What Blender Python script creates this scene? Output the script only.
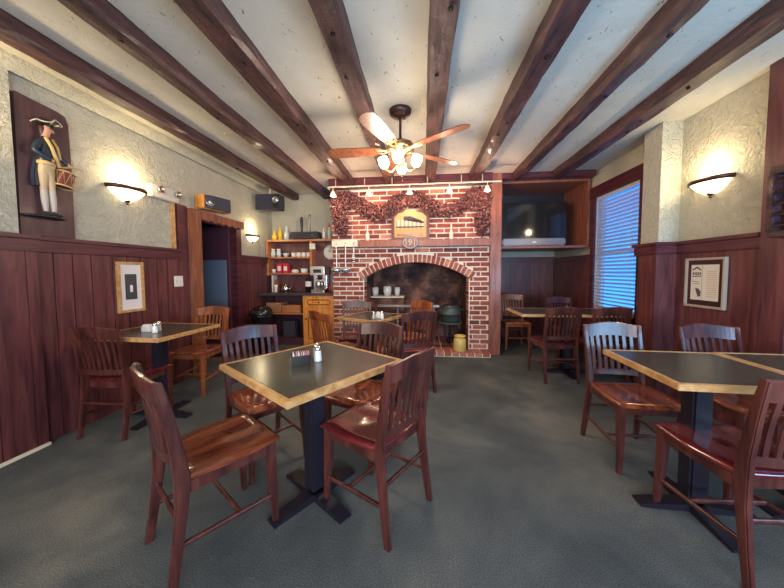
import bpy, bmesh, math, random
from mathutils import Vector, Matrix
R = math.radians
C = bpy.context.scene.collection
for o in list(bpy.data.objects): bpy.data.objects.remove(o)
S = bpy.context.scene
random.seed(7)

# ------------------------------------------------ camera
cam = bpy.data.cameras.new('camera'); camo = bpy.data.objects.new('camera', cam); C.objects.link(camo)
def nv(v): return v.normalized()
Yc = nv(Vector((31., 15., 290.))); Zc = Vector((0, 1, 0)); Zc = nv(Zc - Yc*Zc.dot(Yc)); Xc = nv(Yc.cross(Zc))
if Xc.x < 0: Xc = -Xc
right = Vector((Xc.x, Yc.x, Zc.x)); up = Vector((Xc.y, Yc.y, Zc.y)); fwd = Vector((Xc.z, Yc.z, Zc.z))
camo.matrix_world = Matrix(((right.x, up.x, -fwd.x, 0), (right.y, up.y, -fwd.y, 0), (right.z, up.z, -fwd.z, 1.25), (0, 0, 0, 1)))
cam.sensor_width = 36; cam.lens = 290/784*36; cam.shift_y = -7/784; cam.clip_start = .02
S.camera = camo
# ------------------------------------------------ world, light, exposure
w = bpy.data.worlds.new('sky'); S.world = w; w.use_nodes = True
bg = w.node_tree.nodes['Background']; bg.inputs[0].default_value = (.06, .34, 1, 1); bg.inputs[1].default_value = 1.5
S.view_settings.view_transform = 'Standard'; S.view_settings.look = 'None'
S.view_settings.exposure = 0.78; S.view_settings.gamma = 1; S.view_settings.use_curve_mapping = False
def area(name, loc, target, sx, sy, e, col, spf=1):
    l = bpy.data.lights.new(name, 'AREA'); l.shape = 'RECTANGLE'; l.size = sx; l.size_y = sy; l.energy = e; l.color = col
    o = bpy.data.objects.new(name, l); C.objects.link(o); o.location = loc
    o.rotation_euler = (Vector(target)-Vector(loc)).to_track_quat('-Z', 'Y').to_euler(); l.specular_factor = spf; return o
area('front_windows_daylight', (0.3, -2.3, 1.5), (0, 3, 1.2), 3.6, 1.5, 80, (1, .97, .95), .45)
area('right_window_daylight', (2.3, .9, 1.1), (0.7, 2.4, 2.6), 1.0, .8, 26, (.30, .62, 1), .3)
area('ceiling_blue_fill', (1.3, -2.2, .9), (1.25, 2.6, 2.68), 1.8, .8, 58, (.22, .54, 1), .08)  # added blue fill, aimed up to tint the ceiling between the beams
area('left_front_fill', (-2.4, -1.2, 1.6), (0, 2.5, 2.4), 1.4, 1.2, 22, (1, .9, .78))  # added warm fill from behind left; no window is built there
def point(name, loc, e, col, r=.04):
    l = bpy.data.lights.new(name, 'POINT'); l.energy = e; l.color = col; l.shadow_soft_size = r
    o = bpy.data.objects.new(name, l); C.objects.link(o); o.location = loc; return o

# ------------------------------------------------ materials
def mat(name, col, rough=.5, metal=0, emit=None, es=0, coat=0, spec=.5):
    m = bpy.data.materials.new(name); m.use_nodes = True; b = m.node_tree.nodes['Principled BSDF']
    b.inputs['Base Color'].default_value = (*col, 1); b.inputs['Roughness'].default_value = rough
    b.inputs['Metallic'].default_value = metal; b.inputs['Coat Weight'].default_value = coat; b.inputs['Coat Roughness'].default_value = .12
    b.inputs['Specular IOR Level'].default_value = spec
    if emit: b.inputs['Emission Color'].default_value = (*emit, 1); b.inputs['Emission Strength'].default_value = es
    return m
def nz(m, scale, vec, detail=4, rough=.55, dist=0):
    n = m.node_tree.nodes.new('ShaderNodeTexNoise'); n.inputs['Scale'].default_value = scale; n.inputs['Detail'].default_value = detail
    n.inputs['Roughness'].default_value = rough; n.inputs['Distortion'].default_value = dist
    m.node_tree.links.new(vec, n.inputs['Vector']); return n.outputs['Fac']
def coords(m, sc=(1, 1, 1), kind='Object'):
    t = m.node_tree.nodes.new('ShaderNodeTexCoord'); mp = m.node_tree.nodes.new('ShaderNodeMapping')
    mp.inputs['Scale'].default_value = sc; m.node_tree.links.new(t.outputs[kind], mp.inputs['Vector']); return mp.outputs[0]
def ramp(m, fac, stops, to='Base Color'):
    r = m.node_tree.nodes.new('ShaderNodeValToRGB'); e = r.color_ramp.elements
    while len(e) < len(stops): e.new(.5)
    for x, (p, c) in zip(e, stops): x.position = p; x.color = (*c, 1) if len(c) == 3 else c
    m.node_tree.links.new(fac, r.inputs[0])
    if to: m.node_tree.links.new(r.outputs[0], m.node_tree.nodes['Principled BSDF'].inputs[to])
    return r.outputs[0]
def bump(m, fac, strength, dist=.01, prev=None):
    b = m.node_tree.nodes.new('ShaderNodeBump'); b.inputs['Strength'].default_value = strength; b.inputs['Distance'].default_value = dist
    m.node_tree.links.new(fac, b.inputs['Height'])
    if prev: m.node_tree.links.new(prev, b.inputs['Normal'])
    m.node_tree.links.new(b.outputs[0], m.node_tree.nodes['Principled BSDF'].inputs['Normal']); return b.outputs[0]
def wood(name, c1, c2, c3, sc, rough=.3, coat=.3, bs=.15, scale=6):
    m = mat(name, c2, rough, coat=coat); v = coords(m, sc)
    f = nz(m, scale, v, 6, .6, .6); ramp(m, f, [(.32, c1), (.5, c2), (.7, c3)]); bump(m, f, bs, .004); return m
MAH = ((.040, .007, .008), (.110, .020, .018), (.20, .045, .030))
M = {}
M['chair_dark'] = wood('dark mahogany chair wood', (.034, .009, .008), (.080, .020, .016), (.14, .040, .028), (4, 4, .6), .34, .25, .05, 5)
M['seat_dark'] = wood('mahogany seat wood', (.08, .014, .008), (.18, .040, .016), (.33, .09, .035), (4, .5, 4), .16, .8, .03, 5)
M['chair_honey_lamplit'] = wood('honey and lamplit chair wood', (.14, .035, .012), (.26, .07, .022), (.42, .13, .04), (4, 4, .6), .3, .4, .05, 5)  # honey finish; on one dark chair it stands in for lamp light
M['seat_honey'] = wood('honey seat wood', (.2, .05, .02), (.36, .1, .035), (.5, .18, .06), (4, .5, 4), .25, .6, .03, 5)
M['seat_red'] = wood('cherry red seat wood', (.05, .006, .008), (.115, .012, .014), (.20, .03, .025), (4, .5, 4), .18, .6, .03, 5)
M['panel'] = wood('stained wainscot boards', (.055, .014, .016), (.115, .030, .031), (.20, .058, .052), (5, 5, .5), .42, .15, .15, 4)
M['trimwood'] = wood('stained trim wood', (.040, .008, .014), (.085, .016, .024), (.14, .033, .038), (.6, .6, 6), .4, .2, .1, 5)
M['casing'] = wood('orange stained casing wood', (.15, .045, .022), (.26, .085, .04), (.38, .14, .065), (6, 6, .6), .4, .2, .1, 5)
M['post'] = wood('brown stained post', (.16, .045, .03), (.27, .085, .05), (.38, .14, .08), (6, 6, .6), .45, .15, .12, 5)
M['cab'] = wood('orange cabinet wood', (.55, .17, .02), (.80, .30, .05), (.9, .42, .10), (5, 5, .7), .35, .3, .05, 5)
M['shelf'] = wood('reddish shelf wood', (.32, .09, .03), (.5, .17, .06), (.62, .26, .1), (.6, 5, 5), .4, .2, .05, 5)
M['oak'] = wood('light oak edging', (.42, .20, .06), (.56, .30, .11), (.68, .42, .18), (3, 3, 3), .35, .3, .05, 6)
M['laminate'] = mat('charcoal laminate', (.045, .045, .035), .22, spec=.7)
v = coords(M['laminate']); f = nz(M['laminate'], 30, v, 5); ramp(M['laminate'], f, [(.3, (.030, .031, .024)), (.7, (.065, .064, .048))])
M['black'] = mat('black painted metal', (.014, .011, .02), .4)
M['steel'] = mat('brushed steel', (.62, .6, .56), .28, 1)
M['chrome'] = mat('worn chrome', (.75, .73, .68), .15, 1)
M['brass'] = mat('aged brass', (.62, .38, .18), .3, 1)
M['bronze'] = mat('dark bronze', (.09, .04, .035), .35, .6)
M['white'] = mat('white glazed ceramic', (.78, .74, .68), .25)
M['cream'] = mat('cream plastic', (.78, .70, .52), .4)
M['paper'] = mat('aged paper', (.70, .62, .50), .7)
M['matboard'] = mat('white mat board', (.80, .72, .68), .7)
M['tanframe'] = mat('pale tan frame', (.42, .33, .25), .4)
M['ink'] = mat('printed ink', (.08, .06, .07), .7)
M['green'] = mat('green plastic', (.05, .5, .06), .35)
M['red'] = mat('red tin', (.62, .02, .035), .35)
M['yellow'] = mat('yellow liquid', (.75, .50, .06), .3)
M['blue'] = mat('pale blue plastic', (.35, .62, .68), .3)
M['carton'] = mat('brown cardboard', (.42, .19, .09), .8)
M['blackglass'] = mat('black glossy plastic', (.012, .011, .013), .18)
M['tvscreen'] = mat('television glass', (.012, .014, .016), .08, spec=.9)
M['silver'] = mat('silver plastic', (.30, .26, .27), .35, .4)
M['iron'] = mat('grey green cast iron', (.06, .085, .075), .5, .3)
M['crock'] = mat('mustard glazed crock', (.66, .46, .13), .35)
M['speakerfabric'] = mat('grey speaker cloth', (.045, .042, .06), .8)
M['tealblind'] = mat('white blind slats', (.58, .57, .64), .4)
M['glow'] = mat('glowing frosted glass', (.9, .85, .75), .4, emit=(1, .86, .62), es=7)
M['alab'] = mat('glowing alabaster glass', (.9, .8, .6), .4, emit=(1, .80, .45), es=3.2)
M['bulb'] = mat('lit halogen bulb', (.9, .8, .7), .4, emit=(1, .72, .50), es=25)
M['pinkglass'] = mat('pink frosted shade glass', (.85, .40, .28), .3, emit=(1, .35, .20), es=2.2)
M['steelcup'] = mat('ladle steel blue grey', (.50, .58, .62), .25, .8)
M['hop'] = mat('dried hop cones', (.15, .06, .05), .85)
v = coords(M['hop']); f = nz(M['hop'], 28, v, 3); ramp(M['hop'], f, [(.3, (.03, .008, .012)), (.5, (.11, .036, .036)), (.68, (.30, .13, .11))])
M['soot'] = mat('sooty firebox brick', (.06, .03, .025), .9)
v = coords(M['soot']); f = nz(M['soot'], 3.5, v, 5); ramp(M['soot'], f, [(.35, (.025, .013, .018)), (.5, (.11, .05, .038)), (.68, (.36, .17, .11))]); bump(M['soot'], nz(M['soot'], 20, v), .6, .02)
M['mortar'] = mat('pale mortar', (.85, .74, .60), .95)
v = coords(M['mortar']); bump(M['mortar'], nz(M['mortar'], 60, v), .5, .006)
for i, c in enumerate([(.26, .055, .038), (.38, .11, .07), (.17, .04, .035), (.50, .20, .13), (.32, .08, .05)]):
    m = mat('red brick tone %s' % 'abcde'[i], c, .85); v = coords(m); f = nz(m, 25, v, 4)
    ramp(m, f, [(.3, tuple(x*.7 for x in c)), (.6, c), (.8, tuple(min(1, x*1.5+.05) for x in c))]); bump(m, f, .5, .006); M['brick%d' % i] = m
# plaster with trowelled swirls
def plaster(name, c, strength, vs, dents=False):
    m = mat(name, c, .85); v = coords(m); nt = m.node_tree
    n1 = nz(m, 3.2, v, 3, .5, 1.2)
    add = nt.nodes.new('ShaderNodeVectorMath'); add.operation = 'ADD'; sc = nt.nodes.new('ShaderNodeVectorMath'); sc.operation = 'SCALE'
    nn = nt.nodes.new('ShaderNodeTexNoise'); nn.inputs['Scale'].default_value = 6; nt.links.new(v, nn.inputs['Vector'])
    nt.links.new(nn.outputs['Color'], sc.inputs[0]); sc.inputs['Scale'].default_value = .75
    nt.links.new(v, add.inputs[0]); nt.links.new(sc.outputs[0], add.inputs[1])
    vo = nt.nodes.new('ShaderNodeTexVoronoi'); vo.feature = 'DISTANCE_TO_EDGE'; vo.inputs['Scale'].default_value = vs; nt.links.new(add.outputs[0], vo.inputs['Vector'])
    mr = nt.nodes.new('ShaderNodeMapRange'); mr.inputs['From Max'].default_value = .06; nt.links.new(vo.outputs['Distance'], mr.inputs['Value'])
    b = bump(m, mr.outputs[0], strength, .012)
    b = bump(m, nz(m, 11, v, 6, .62, 2.2), strength*2.2, .03, b)
    ramp(m, n1, [(.3, tuple(x*.90 for x in c)), (.7, c)])
    return m
M['plaster'] = plaster('trowelled cream plaster', (.56, .52, .40), .42, 8)
M['ceiling'] = plaster('pitted cream ceiling plaster', (.60, .56, .47), .10, 5)
m = M['ceiling']; nt = m.node_tree; v = coords(m, (3, 1.3, 1)); nf = nz(m, 13, v, 2, .5, 1.0)
r_ = ramp(m, nf, [(.69, (1, 1, 1)), (.73, (.34, .29, .24))], to=None)
mx = nt.nodes.new('ShaderNodeMix'); mx.data_type = 'RGBA'; mx.blend_type = 'MULTIPLY'; mx.inputs['Factor'].default_value = 1
old = nt.nodes['Principled BSDF'].inputs['Base Color'].links[0].from_socket
nt.links.new(old, mx.inputs[6]); nt.links.new(r_, mx.inputs[7]); nt.links.new(mx.outputs[2], nt.nodes['Principled BSDF'].inputs['Base Color'])
# hewn beams
m = mat('hewn dark beam', (.13, .06, .06), .55, coat=.1); v = coords(m, (6, .8, 6)); f = nz(m, 3, v, 6, .62, .8)
ramp(m, f, [(.34, (.007, .004, .006)), (.46, (.044, .015, .016)), (.60, (.095, .034, .031)), (.78, (.19, .10, .095))])
v2 = coords(m, (1, 1, 1)); bump(m, nz(m, 14, v2, 6, .7, .4), .7, .015); M['beam'] = m
# carpet
m = mat('worn teal grey carpet', (.05, .06, .06), .95, spec=.15); v = coords(m)
f1 = nz(m, 1.3, v, 4, .6, .4); f2 = nz(m, 160, v, 3, .7)
r1 = ramp(m, f1, [(.30, (.062, .070, .073)), (.50, (.105, .112, .112)), (.68, (.18, .175, .155))], to=None)
r2 = ramp(m, f2, [(.3, (.55, .55, .55)), (.7, (1.45, 1.45, 1.45))], to=None)
mx = m.node_tree.nodes.new('ShaderNodeMix'); mx.data_type = 'RGBA'; mx.blend_type = 'MULTIPLY'; mx.inputs['Factor'].default_value = 1
m.node_tree.links.new(r1, mx.inputs[6]); m.node_tree.links.new(r2, mx.inputs[7]); m.node_tree.links.new(mx.outputs[2], m.node_tree.nodes['Principled BSDF'].inputs['Base Color'])
bump(m, f2, .6, .01); M['carpet'] = m
# clear pane
m = bpy.data.materials.new('window glass'); m.use_nodes = True; nt = m.node_tree; nt.nodes.remove(nt.nodes['Principled BSDF'])
tr = nt.nodes.new('ShaderNodeBsdfTransparent'); tr.inputs[0].default_value = (.9, .96, 1, 1); gl = nt.nodes.new('ShaderNodeBsdfGlossy'); gl.inputs['Roughness'].default_value = .03
ms = nt.nodes.new('ShaderNodeMixShader'); ms.inputs[0].default_value = .08
nt.links.new(tr.outputs[0], ms.inputs[1]); nt.links.new(gl.outputs[0], ms.inputs[2]); nt.links.new(ms.outputs[0], nt.nodes['Material Output'].inputs['Surface']); M['glass'] = m
M['shaker'] = mat('clear shaker glass with salt', (.85, .85, .85), .08, spec=.8)
M['pepper'] = mat('clear shaker glass with pepper', (.42, .38, .34), .1, spec=.8)
M['clearglass'] = mat('clear bottle glass', (.62, .66, .62), .05, spec=.9)
M['door_leaf'] = mat('purple brown door paint', (.085, .03, .045), .35)
M['door_glass'] = mat('frosted blue grey door glass', (.16, .20, .27), .18, spec=.7)

# ------------------------------------------------ mesh builder
class MB:
    def __init__(s): s.v = []; s.f = []; s.m = []; s.sm = []
    def add(s, vs, fs, mi=0, smooth=False):
        b = len(s.v); s.v += [tuple(x) for x in vs]
        for f in fs: s.f.append([i+b for i in f]); s.m.append(mi); s.sm.append(smooth)
        return s
    def box(s, a, b, mi=0):
        x0, y0, z0 = a; x1, y1, z1 = b
        x0, x1 = sorted((x0, x1)); y0, y1 = sorted((y0, y1)); z0, z1 = sorted((z0, z1))
        return s.add([(x0, y0, z0), (x1, y0, z0), (x1, y1, z0), (x0, y1, z0), (x0, y0, z1), (x1, y0, z1), (x1, y1, z1), (x0, y1, z1)],
                     [(0, 3, 2, 1), (4, 5, 6, 7), (0, 1, 5, 4), (1, 2, 6, 5), (2, 3, 7, 6), (3, 0, 4, 7)], mi)
    def loft(s, secs, mi=0, cap=True, closed=False, smooth=False):
        n = len(secs[0]); vs = [p for q in secs for p in q]; fs = []
        k = len(secs)
        for i in range(k if closed else k-1):
            for j in range(n):
                a = i*n+j; b = i*n+(j+1) % n; c = ((i+1) % k)*n+(j+1) % n; d = ((i+1) % k)*n+j
                fs.append((a, b, c, d))
        s.add(vs, fs, mi, smooth)
        if cap and not closed:
            s.add(secs[0], [tuple(reversed(range(n)))], mi); s.add(secs[-1], [tuple(range(n))], mi)
        return s
    def tube(s, pts, r, n=10, mi=0, closed=False):
        pts = [Vector(p) for p in pts]; secs = []; k = len(pts)
        rr = r if isinstance(r, (list, tuple)) else [r]*k
        prev = None
        for i, p in enumerate(pts):
            if closed: t = pts[(i+1) % k]-pts[i-1]
            else: t = pts[min(i+1, k-1)]-pts[max(i-1, 0)]
            t.normalize()
            if prev is None: u = t.cross(Vector((0, 0, 1)) if abs(t.z) < .9 else Vector((1, 0, 0)))
            else: u = prev - t*prev.dot(t)
            u.normalize(); prev = u; w_ = t.cross(u)
            secs.append([p+(u*math.cos(a)+w_*math.sin(a))*rr[i] for a in [2*math.pi*j/n for j in range(n)]])
        return s.loft(secs, mi, closed=closed, smooth=True)
    def lathe(s, prof, c=(0, 0, 0), n=20, mi=0, a0=0, a1=2*math.pi, sx=1, sy=1):
        full = abs(a1-a0-2*math.pi) < 1e-4; k = n if full else n+1; vs = []; fs = []
        for r, z in prof:
            for j in range(k):
                a = a0+(a1-a0)*j/n; vs.append((c[0]+r*math.cos(a)*sx, c[1]+r*math.sin(a)*sy, c[2]+z))
        for i in range(len(prof)-1):
            for j in range(n):
                j2 = (j+1) % k; fs.append((i*k+j, i*k+j2, (i+1)*k+j2, (i+1)*k+j))
        s.add(vs, fs, mi, True)
        return s
    def prism(s, poly, axis, a, b, mi=0):
        def P(u, v, t): return {'x': (t, u, v), 'y': (u, t, v), 'z': (u, v, t)}[axis]
        return s.loft([[P(u, v, a) for u, v in poly], [P(u, v, b) for u, v in poly]], mi)
    def obox(s, c, size, rot=(0, 0, 0), mi=0):
        from mathutils import Euler
        m = Euler(rot).to_matrix(); h = [x/2 for x in size]; c = Vector(c)
        vs = [c+m @ Vector((sx*h[0], sy*h[1], sz*h[2])) for sz in (-1, 1) for sx, sy in ((-1, -1), (1, -1), (1, 1), (-1, 1))]
        return s.add(vs, [(0, 3, 2, 1), (4, 5, 6, 7), (0, 1, 5, 4), (1, 2, 6, 5), (2, 3, 7, 6), (3, 0, 4, 7)], mi)
    def build(s, name, mats, parent=None, bevel=0, recalc=True):
        me = bpy.data.meshes.new(name); me.from_pydata(s.v, [], s.f)
        mats = mats if isinstance(mats, (list, tuple)) else [mats]
        for x in mats: me.materials.append(M[x] if isinstance(x, str) else x)
        me.polygons.foreach_set('material_index', s.m); me.polygons.foreach_set('use_smooth', s.sm)
        if recalc or bevel:
            bm = bmesh.new(); bm.from_mesh(me); bmesh.ops.recalc_face_normals(bm, faces=bm.faces)
            if bevel:
                es = [e for e in bm.edges if len(e.link_faces) == 2 and e.calc_face_angle(0) > .6]
                bmesh.ops.bevel(bm, geom=es, offset=bevel, segments=2, affect='EDGES', clamp_overlap=True)
            bm.to_mesh(me); bm.free()
        o = bpy.data.objects.new(name, me); C.objects.link(o)
        if parent: o.parent = parent
        return o
def tag(o, label, cat=None, group=None, kind=None):
    if label: o['label'] = label
    if cat: o['category'] = cat
    if group: o['group'] = group
    if kind: o['kind'] = kind
    return o
def struct(o): o['kind'] = 'structure'; return o
def thing(name, loc, label, cat, group=None, rz=0):
    o = bpy.data.objects.new(name, None); o.empty_display_size = .1; C.objects.link(o); o.location = loc; o.rotation_euler = (0, 0, rz)
    return tag(o, label, cat, group)
def dup(root, loc, rz, label, group=None, swap=None):
    def cp(o, par):
        c = o.copy(); C.objects.link(c)
        if par: c.parent = par
        for ch in kids.get(o.name, []): cp(ch, c)
        return c
    kids = {}
    def walk(o):
        kids[o.name] = list(o.children)
        for c in o.children: walk(c)
    walk(root)
    r = cp(root, None); r.location = loc; r.rotation_euler = (0, 0, rz); r['label'] = label
    if group: r['group'] = group
    return r

# ================================================ SETTING
LX, LN, RX = -2.80, -2.75, 2.47; CZ = 2.68
struct(MB().box((-4.2, -2.7, -.1), (2.75, 6, 0)).build('floor', 'carpet'))
struct(MB().box((-4.2, -2.7, CZ), (2.75, 6, CZ+.15)).build('ceiling', 'ceiling'))
mb = MB()
mb.box((-3.0, -2.6, 0), (LN, 1.72, CZ)); mb.box((-3.0, 1.72, 0), (LX, 3.3, CZ)); mb.box((-3.0, 3.3, 1.95), (LX, 4.06, CZ)); mb.box((-3.0, 4.06, 0), (LX, 5.2, CZ))
struct(mb.build('wall_left', 'plaster'))
struct(MB().box((-3.0, 5.2, 0), (-1.34, 5.35, CZ)).build('wall_back_left', 'plaster'))
struct(MB().box((1.12, 5.8, 0), (2.6, 5.95, CZ)).build('wall_back_right', 'plaster'))
mb = MB()
mb.box((RX, -2.6, 0), (2.6, .9, CZ)); mb.box((RX, .9, 0), (2.6, 2.2, .65)); mb.box((RX, .9, 1.9), (2.6, 2.2, CZ)); mb.box((RX, 2.2, 0), (2.6, 3.62, CZ))
mb.box((RX, 3.62, 0), (2.6, 4.49, .70)); mb.box((RX, 3.62, 2.3), (2.6, 4.49, CZ)); mb.box((RX, 4.49, 0), (2.6, 5.8, CZ))
mb.box((2.29, 3.12, 0), (RX, 3.35, CZ))
struct(mb.build('wall_right', 'plaster'))
struct(MB().box((-3.0, -2.7, 0), (2.6, -2.6, CZ)).build('wall_front', 'plaster'))
# corridor beyond the doorway
mb = MB(); mb.box((-4.15, 2.3, 0), (-4.05, 5.0, CZ)); mb.box((-4.05, 4.9, 0), (-3.0, 5.0, CZ)); mb.box((-4.05, 2.3, 0), (-3.0, 2.4, CZ))
struct(mb.build('wall_corridor', 'panel'))

# wainscot boards
def boards(name, axis, fixed, thick, a, b, z0, z1, wd=.15, lean=None):
    mb = MB(); t = a; rnd = random.Random(int(abs(a*100)+abs(b*77)+abs(fixed)*31))
    while t < b-.01:
        e = min(b, t+wd*rnd.uniform(.75, 1.25))
        if b-e < .05: e = b
        g = .004
        if axis == 'y': mb.box((fixed, t+g, z0), (fixed+thick, e-g, z1))
        else: mb.box((t+g, fixed, z0), (e-g, fixed+thick, z1))
        t = e
    if axis == 'y': mb.box((fixed, a, z0), (fixed+thick*.7, b, z1))
    else: mb.box((a, fixed, z0), (b, fixed+thick*.7, z1))
    return struct(mb.build(name, 'panel'))
RZ = 1.50
boards('trim_1', 'y', LN, .025, -2.5, 1.78, 0.0, RZ-.03)
struct(MB().box((LX, 1.72, 0), (LN+.02, 1.79, RZ+.0)).build('trim_2', 'panel'))
boards('trim_3', 'y', LX, .025, 1.79, 3.19, 0, RZ-.03)
boards('trim_4', 'y', LX, .025, 4.155, 5.2, 0, RZ-.03)
boards('trim_5', 'x', 5.2, -.025, -2.77, -1.42, 0, 1.84)
boards('trim_6', 'x', 5.8, -.025, 1.13, 2.44, 0, RZ-.03, .22)
boards('trim_7', 'y', RX, -.025, .9, 2.82, 0, RZ-.06, .3) if False else None
mb = MB(); mb.box((RX-.025, 2.37, 0), (RX, 3.12, RZ-.03)); mb.box((2.265, 3.095, 0), (RX-.02, 3.12, RZ-.03)); mb.box((2.265, 3.1, 0), (2.29, 3.37, RZ-.03))
mb.box((2.255, 3.09, 0), (2.30, 3.14, RZ-.03)); mb.box((2.265, 3.35, 0), (RX, 3.37, RZ-.03)); struct(mb.build('trim_7', 'panel'))
mb = MB(); mb.box((RX-.025, 3.37, 0), (RX, 3.55, RZ-.03)); mb.box((RX-.025, 3.55, 0), (RX, 4.58, .64)); mb.box((RX-.025, 4.58, 0), (RX, 5.78, RZ-.03)); struct(mb.build('trim_8', 'panel'))
# chair rails
def rail(name, mb): return struct(mb.build(name, 'trimwood', bevel=.004))
def railbox(mb, a, b):
    mb.box((a[0], a[1], RZ-.09), (b[0], b[1], RZ-.005))
mb = MB(); railbox(mb, (LN, -2.5), (LN+.04, 1.795)); mb.box((LN-.0, -2.5, RZ-.005), (LN+.06, 1.80, RZ+.025)); rail('trim_9', mb)
mb = MB(); railbox(mb, (LX, 1.795), (LX+.045, 3.045)); mb.box((LX, 1.80, RZ-.005), (LX+.065, 3.045, RZ+.025)); rail('trim_10', mb)
mb = MB(); railbox(mb, (LX, 4.165), (LX+.045, 5.17)); mb.box((LX, 4.165, RZ-.005), (LX+.06, 5.17, RZ+.025)); rail('trim_11', mb)
mb = MB(); railbox(mb, (RX-.045, 2.37), (RX, 3.09)); mb.box((RX-.07, 2.37, RZ-.005), (RX, 3.06, RZ+.025)); mb.box((2.225, 3.06, RZ-.005), (RX, 3.12, RZ+.025)); mb.box((2.225, 3.12, RZ-.005), (2.29, 3.39, RZ+.025))
mb.box((2.245, 3.07, RZ-.09), (RX-.045, 3.12, RZ-.005)); mb.box((2.245, 3.12, RZ-.09), (2.29, 3.38, RZ-.005)); rail('trim_12', mb)
mb = MB(); railbox(mb, (RX-.045, 3.39), (RX, 3.52)); railbox(mb, (RX-.045, 4.6), (RX, 5.75)); mb.box((1.13, 5.74, RZ-.09), (2.47, 5.8, RZ+.02)); rail('trim_13', mb)
# white baseboard at left
struct(MB().box((LN+.025, -2.5, 0), (LN+.037, 1.79, .022)).build('baseboard_left', 'cream'))
# wooden column wall at the near right with window
mb = MB(); mb.box((2.41, 2.2, 0), (RX, 2.37, CZ)); mb.box((2.43, .8, 1.95), (RX, 2.2, CZ)); mb.box((2.41, .76, 0), (RX, .9, CZ)); mb.box((2.43, .9, 0), (RX, 2.2, .62))
struct(mb.build('trim_14', 'panel'))
# header over the breast and recess
mb = MB(); mb.box((-1.44, 4.38, 2.53), (1.0, 4.5, CZ)); mb.box((1.0, 4.44, 2.60), (2.42, 4.60, CZ))
struct(mb.build('trim_15', 'trimwood'))
# post and partition at right of fireplace
struct(MB().box((.985, 4.42, 0), (1.145, 4.58, CZ-.001)).build('trim_16', 'post', bevel=.008))
struct(MB().box((.99, 4.58, 0), (1.12, 5.95, CZ)).build('wall_partition', 'panel'))
# door casing
mb = MB(); mb.box((LX, 3.19, 0), (LX+.10, 3.325, 2.02)); mb.box((-3.0, 3.3, 0), (LX+.05, 3.325, 1.95)); struct(mb.build('trim_17', 'casing', bevel=.005))
mb = MB(); mb.box((LX, 4.035, 0), (LX+.07, 4.15, 1.93)); mb.box((-3.0, 4.045, 0), (LX+.02, 4.06, 1.95)); struct(mb.build('trim_18', 'trimwood', bevel=.005))
n = 30
pl = [(3.325, 2.01), (3.325, 1.90)]+[(3.325+.83*i/n, 1.905+.012*math.sin(i*1.3)) for i in range(1, n)]+[(4.16, 1.905), (4.16, 2.01)]
MBH = MB().prism(pl, 'x', LX, LX+.11); struct(MBH.build('trim_19', 'post'))
struct(MB().box((LX, 3.05, RZ-.12), (LX+.03, 3.188, 2.04)).build('trim_20', 'trimwood'))
struct(MB().box((LX, 2.985, RZ+.02), (LX+.02, 3.03, 2.06)).build('trim_22', 'oak'))
# small ledge strip right next to beam0: cove at left ceiling
struct(MB().prism([(LN, CZ), (LN+.10, CZ), (LN, CZ-.07)], 'y', -2.5, 5.15).build('trim_21', 'plaster'))

# windows
def window(name, y0, y1, z0, z1, proj=.03, top=.15, side=.085):
    mb = MB(); x = RX
    mb.box((x-proj, y0-side, z0-.05), (x, y0, z1)); mb.box((x-proj, y1, z0-.05), (x, y1+side, z1)); mb.box((x-proj-.01, y0-side-.02, z1), (x, y1+side+.02, z1+top))
    mb.box((x-proj-.03, y0-side, z0-.06), (x+.02, y1+side, z0))
    o = struct(mb.build(name, 'trimwood', bevel=.004))
    mb = MB(); X = x+.07
    for a, b in (((X, y0, z0), (X+.03, y0+.04, z1)), ((X, y1-.04, z0), (X+.03, y1, z1)), ((X, y0, z0), (X+.03, y1, z0+.05)), ((X, y0, z1-.05), (X+.03, y1, z1)), ((X, y0, (z0+z1)/2-.02), (X+.03, y1, (z0+z1)/2+.02))): mb.box(a, b)
    mb.build('window_sash', 'white', o)
    MB().box((X+.012, y0+.04, z0+.05), (X+.018, y1-.04, z1-.05)).build('window_pane', 'glass', o)
    return o
window('window_1', 3.62, 4.49, .70, 2.30)
window('window_2', .92, 2.18, .66, 1.9)
def blind(y0, y1, z0, z1, label, step=.048):
    t = thing('window_blind', (RX+.02, (y0+y1)/2, z0), label, 'window blind')
    L = (y1-y0)/2-.008; H = z1-z0
    MB().box((-.025, -L, H-.045), (.025, L, H)).build('headrail', 'tealblind', t)
    mb = MB(); z = .04; rnd = random.Random(3)
    while z < H-.06:
        mb.obox((0, 0, z), (.046, 2*L, .003), (0, R(34+rnd.uniform(-3, 3)), 0)); z += step
    mb.build('blind_slats', 'tealblind', t); MB().box((-.02, -L, 0), (.02, L, .02)).build('bottom_rail', 'tealblind', t)
    for i, y in enumerate((-L*.7, L*.7)): MB().tube([(-.026, y, .01), (-.026, y, H-.02)], .002, 5).build('ladder_cord', 'tealblind', t)
    MB().tube([(-.035, L-.04, H-.03), (-.04, L-.04, H-.75)], .004, 6).build('tilt_wand', 'tealblind', t)
blind(3.625, 4.485, .71, 2.29, 'white slatted blind in the tall window left of the wall pier')
blind(.93, 2.17, .67, 1.48, 'white slatted blind at the right edge, below the brown louvered shutter', .03)
# louvered shutter at far right
t = thing('louvered_shutter', (2.38, 1.97, 1.47), 'brown wooden louvered shutter at the right edge above the small blind', 'shutter')
mb = MB(); mb.box((-.04, -.3, .0), (.02, .3, .04)); mb.box((-.04, -.3, .42), (.02, .3, .47)); mb.box((-.04, .27, .04), (.02, .31, .42)); mb.box((-.04, -.31, .04), (.02, -.27, .42)); mb.build('shutter_frame', 'beam', t, bevel=.004)
mb = MB()
for i in range(5): mb.obox((-.02, 0, .085+i*.073), (.055, .54, .012), (0, R(-35), 0))
mb.build('louver_slats', 'beam', t)

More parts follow.
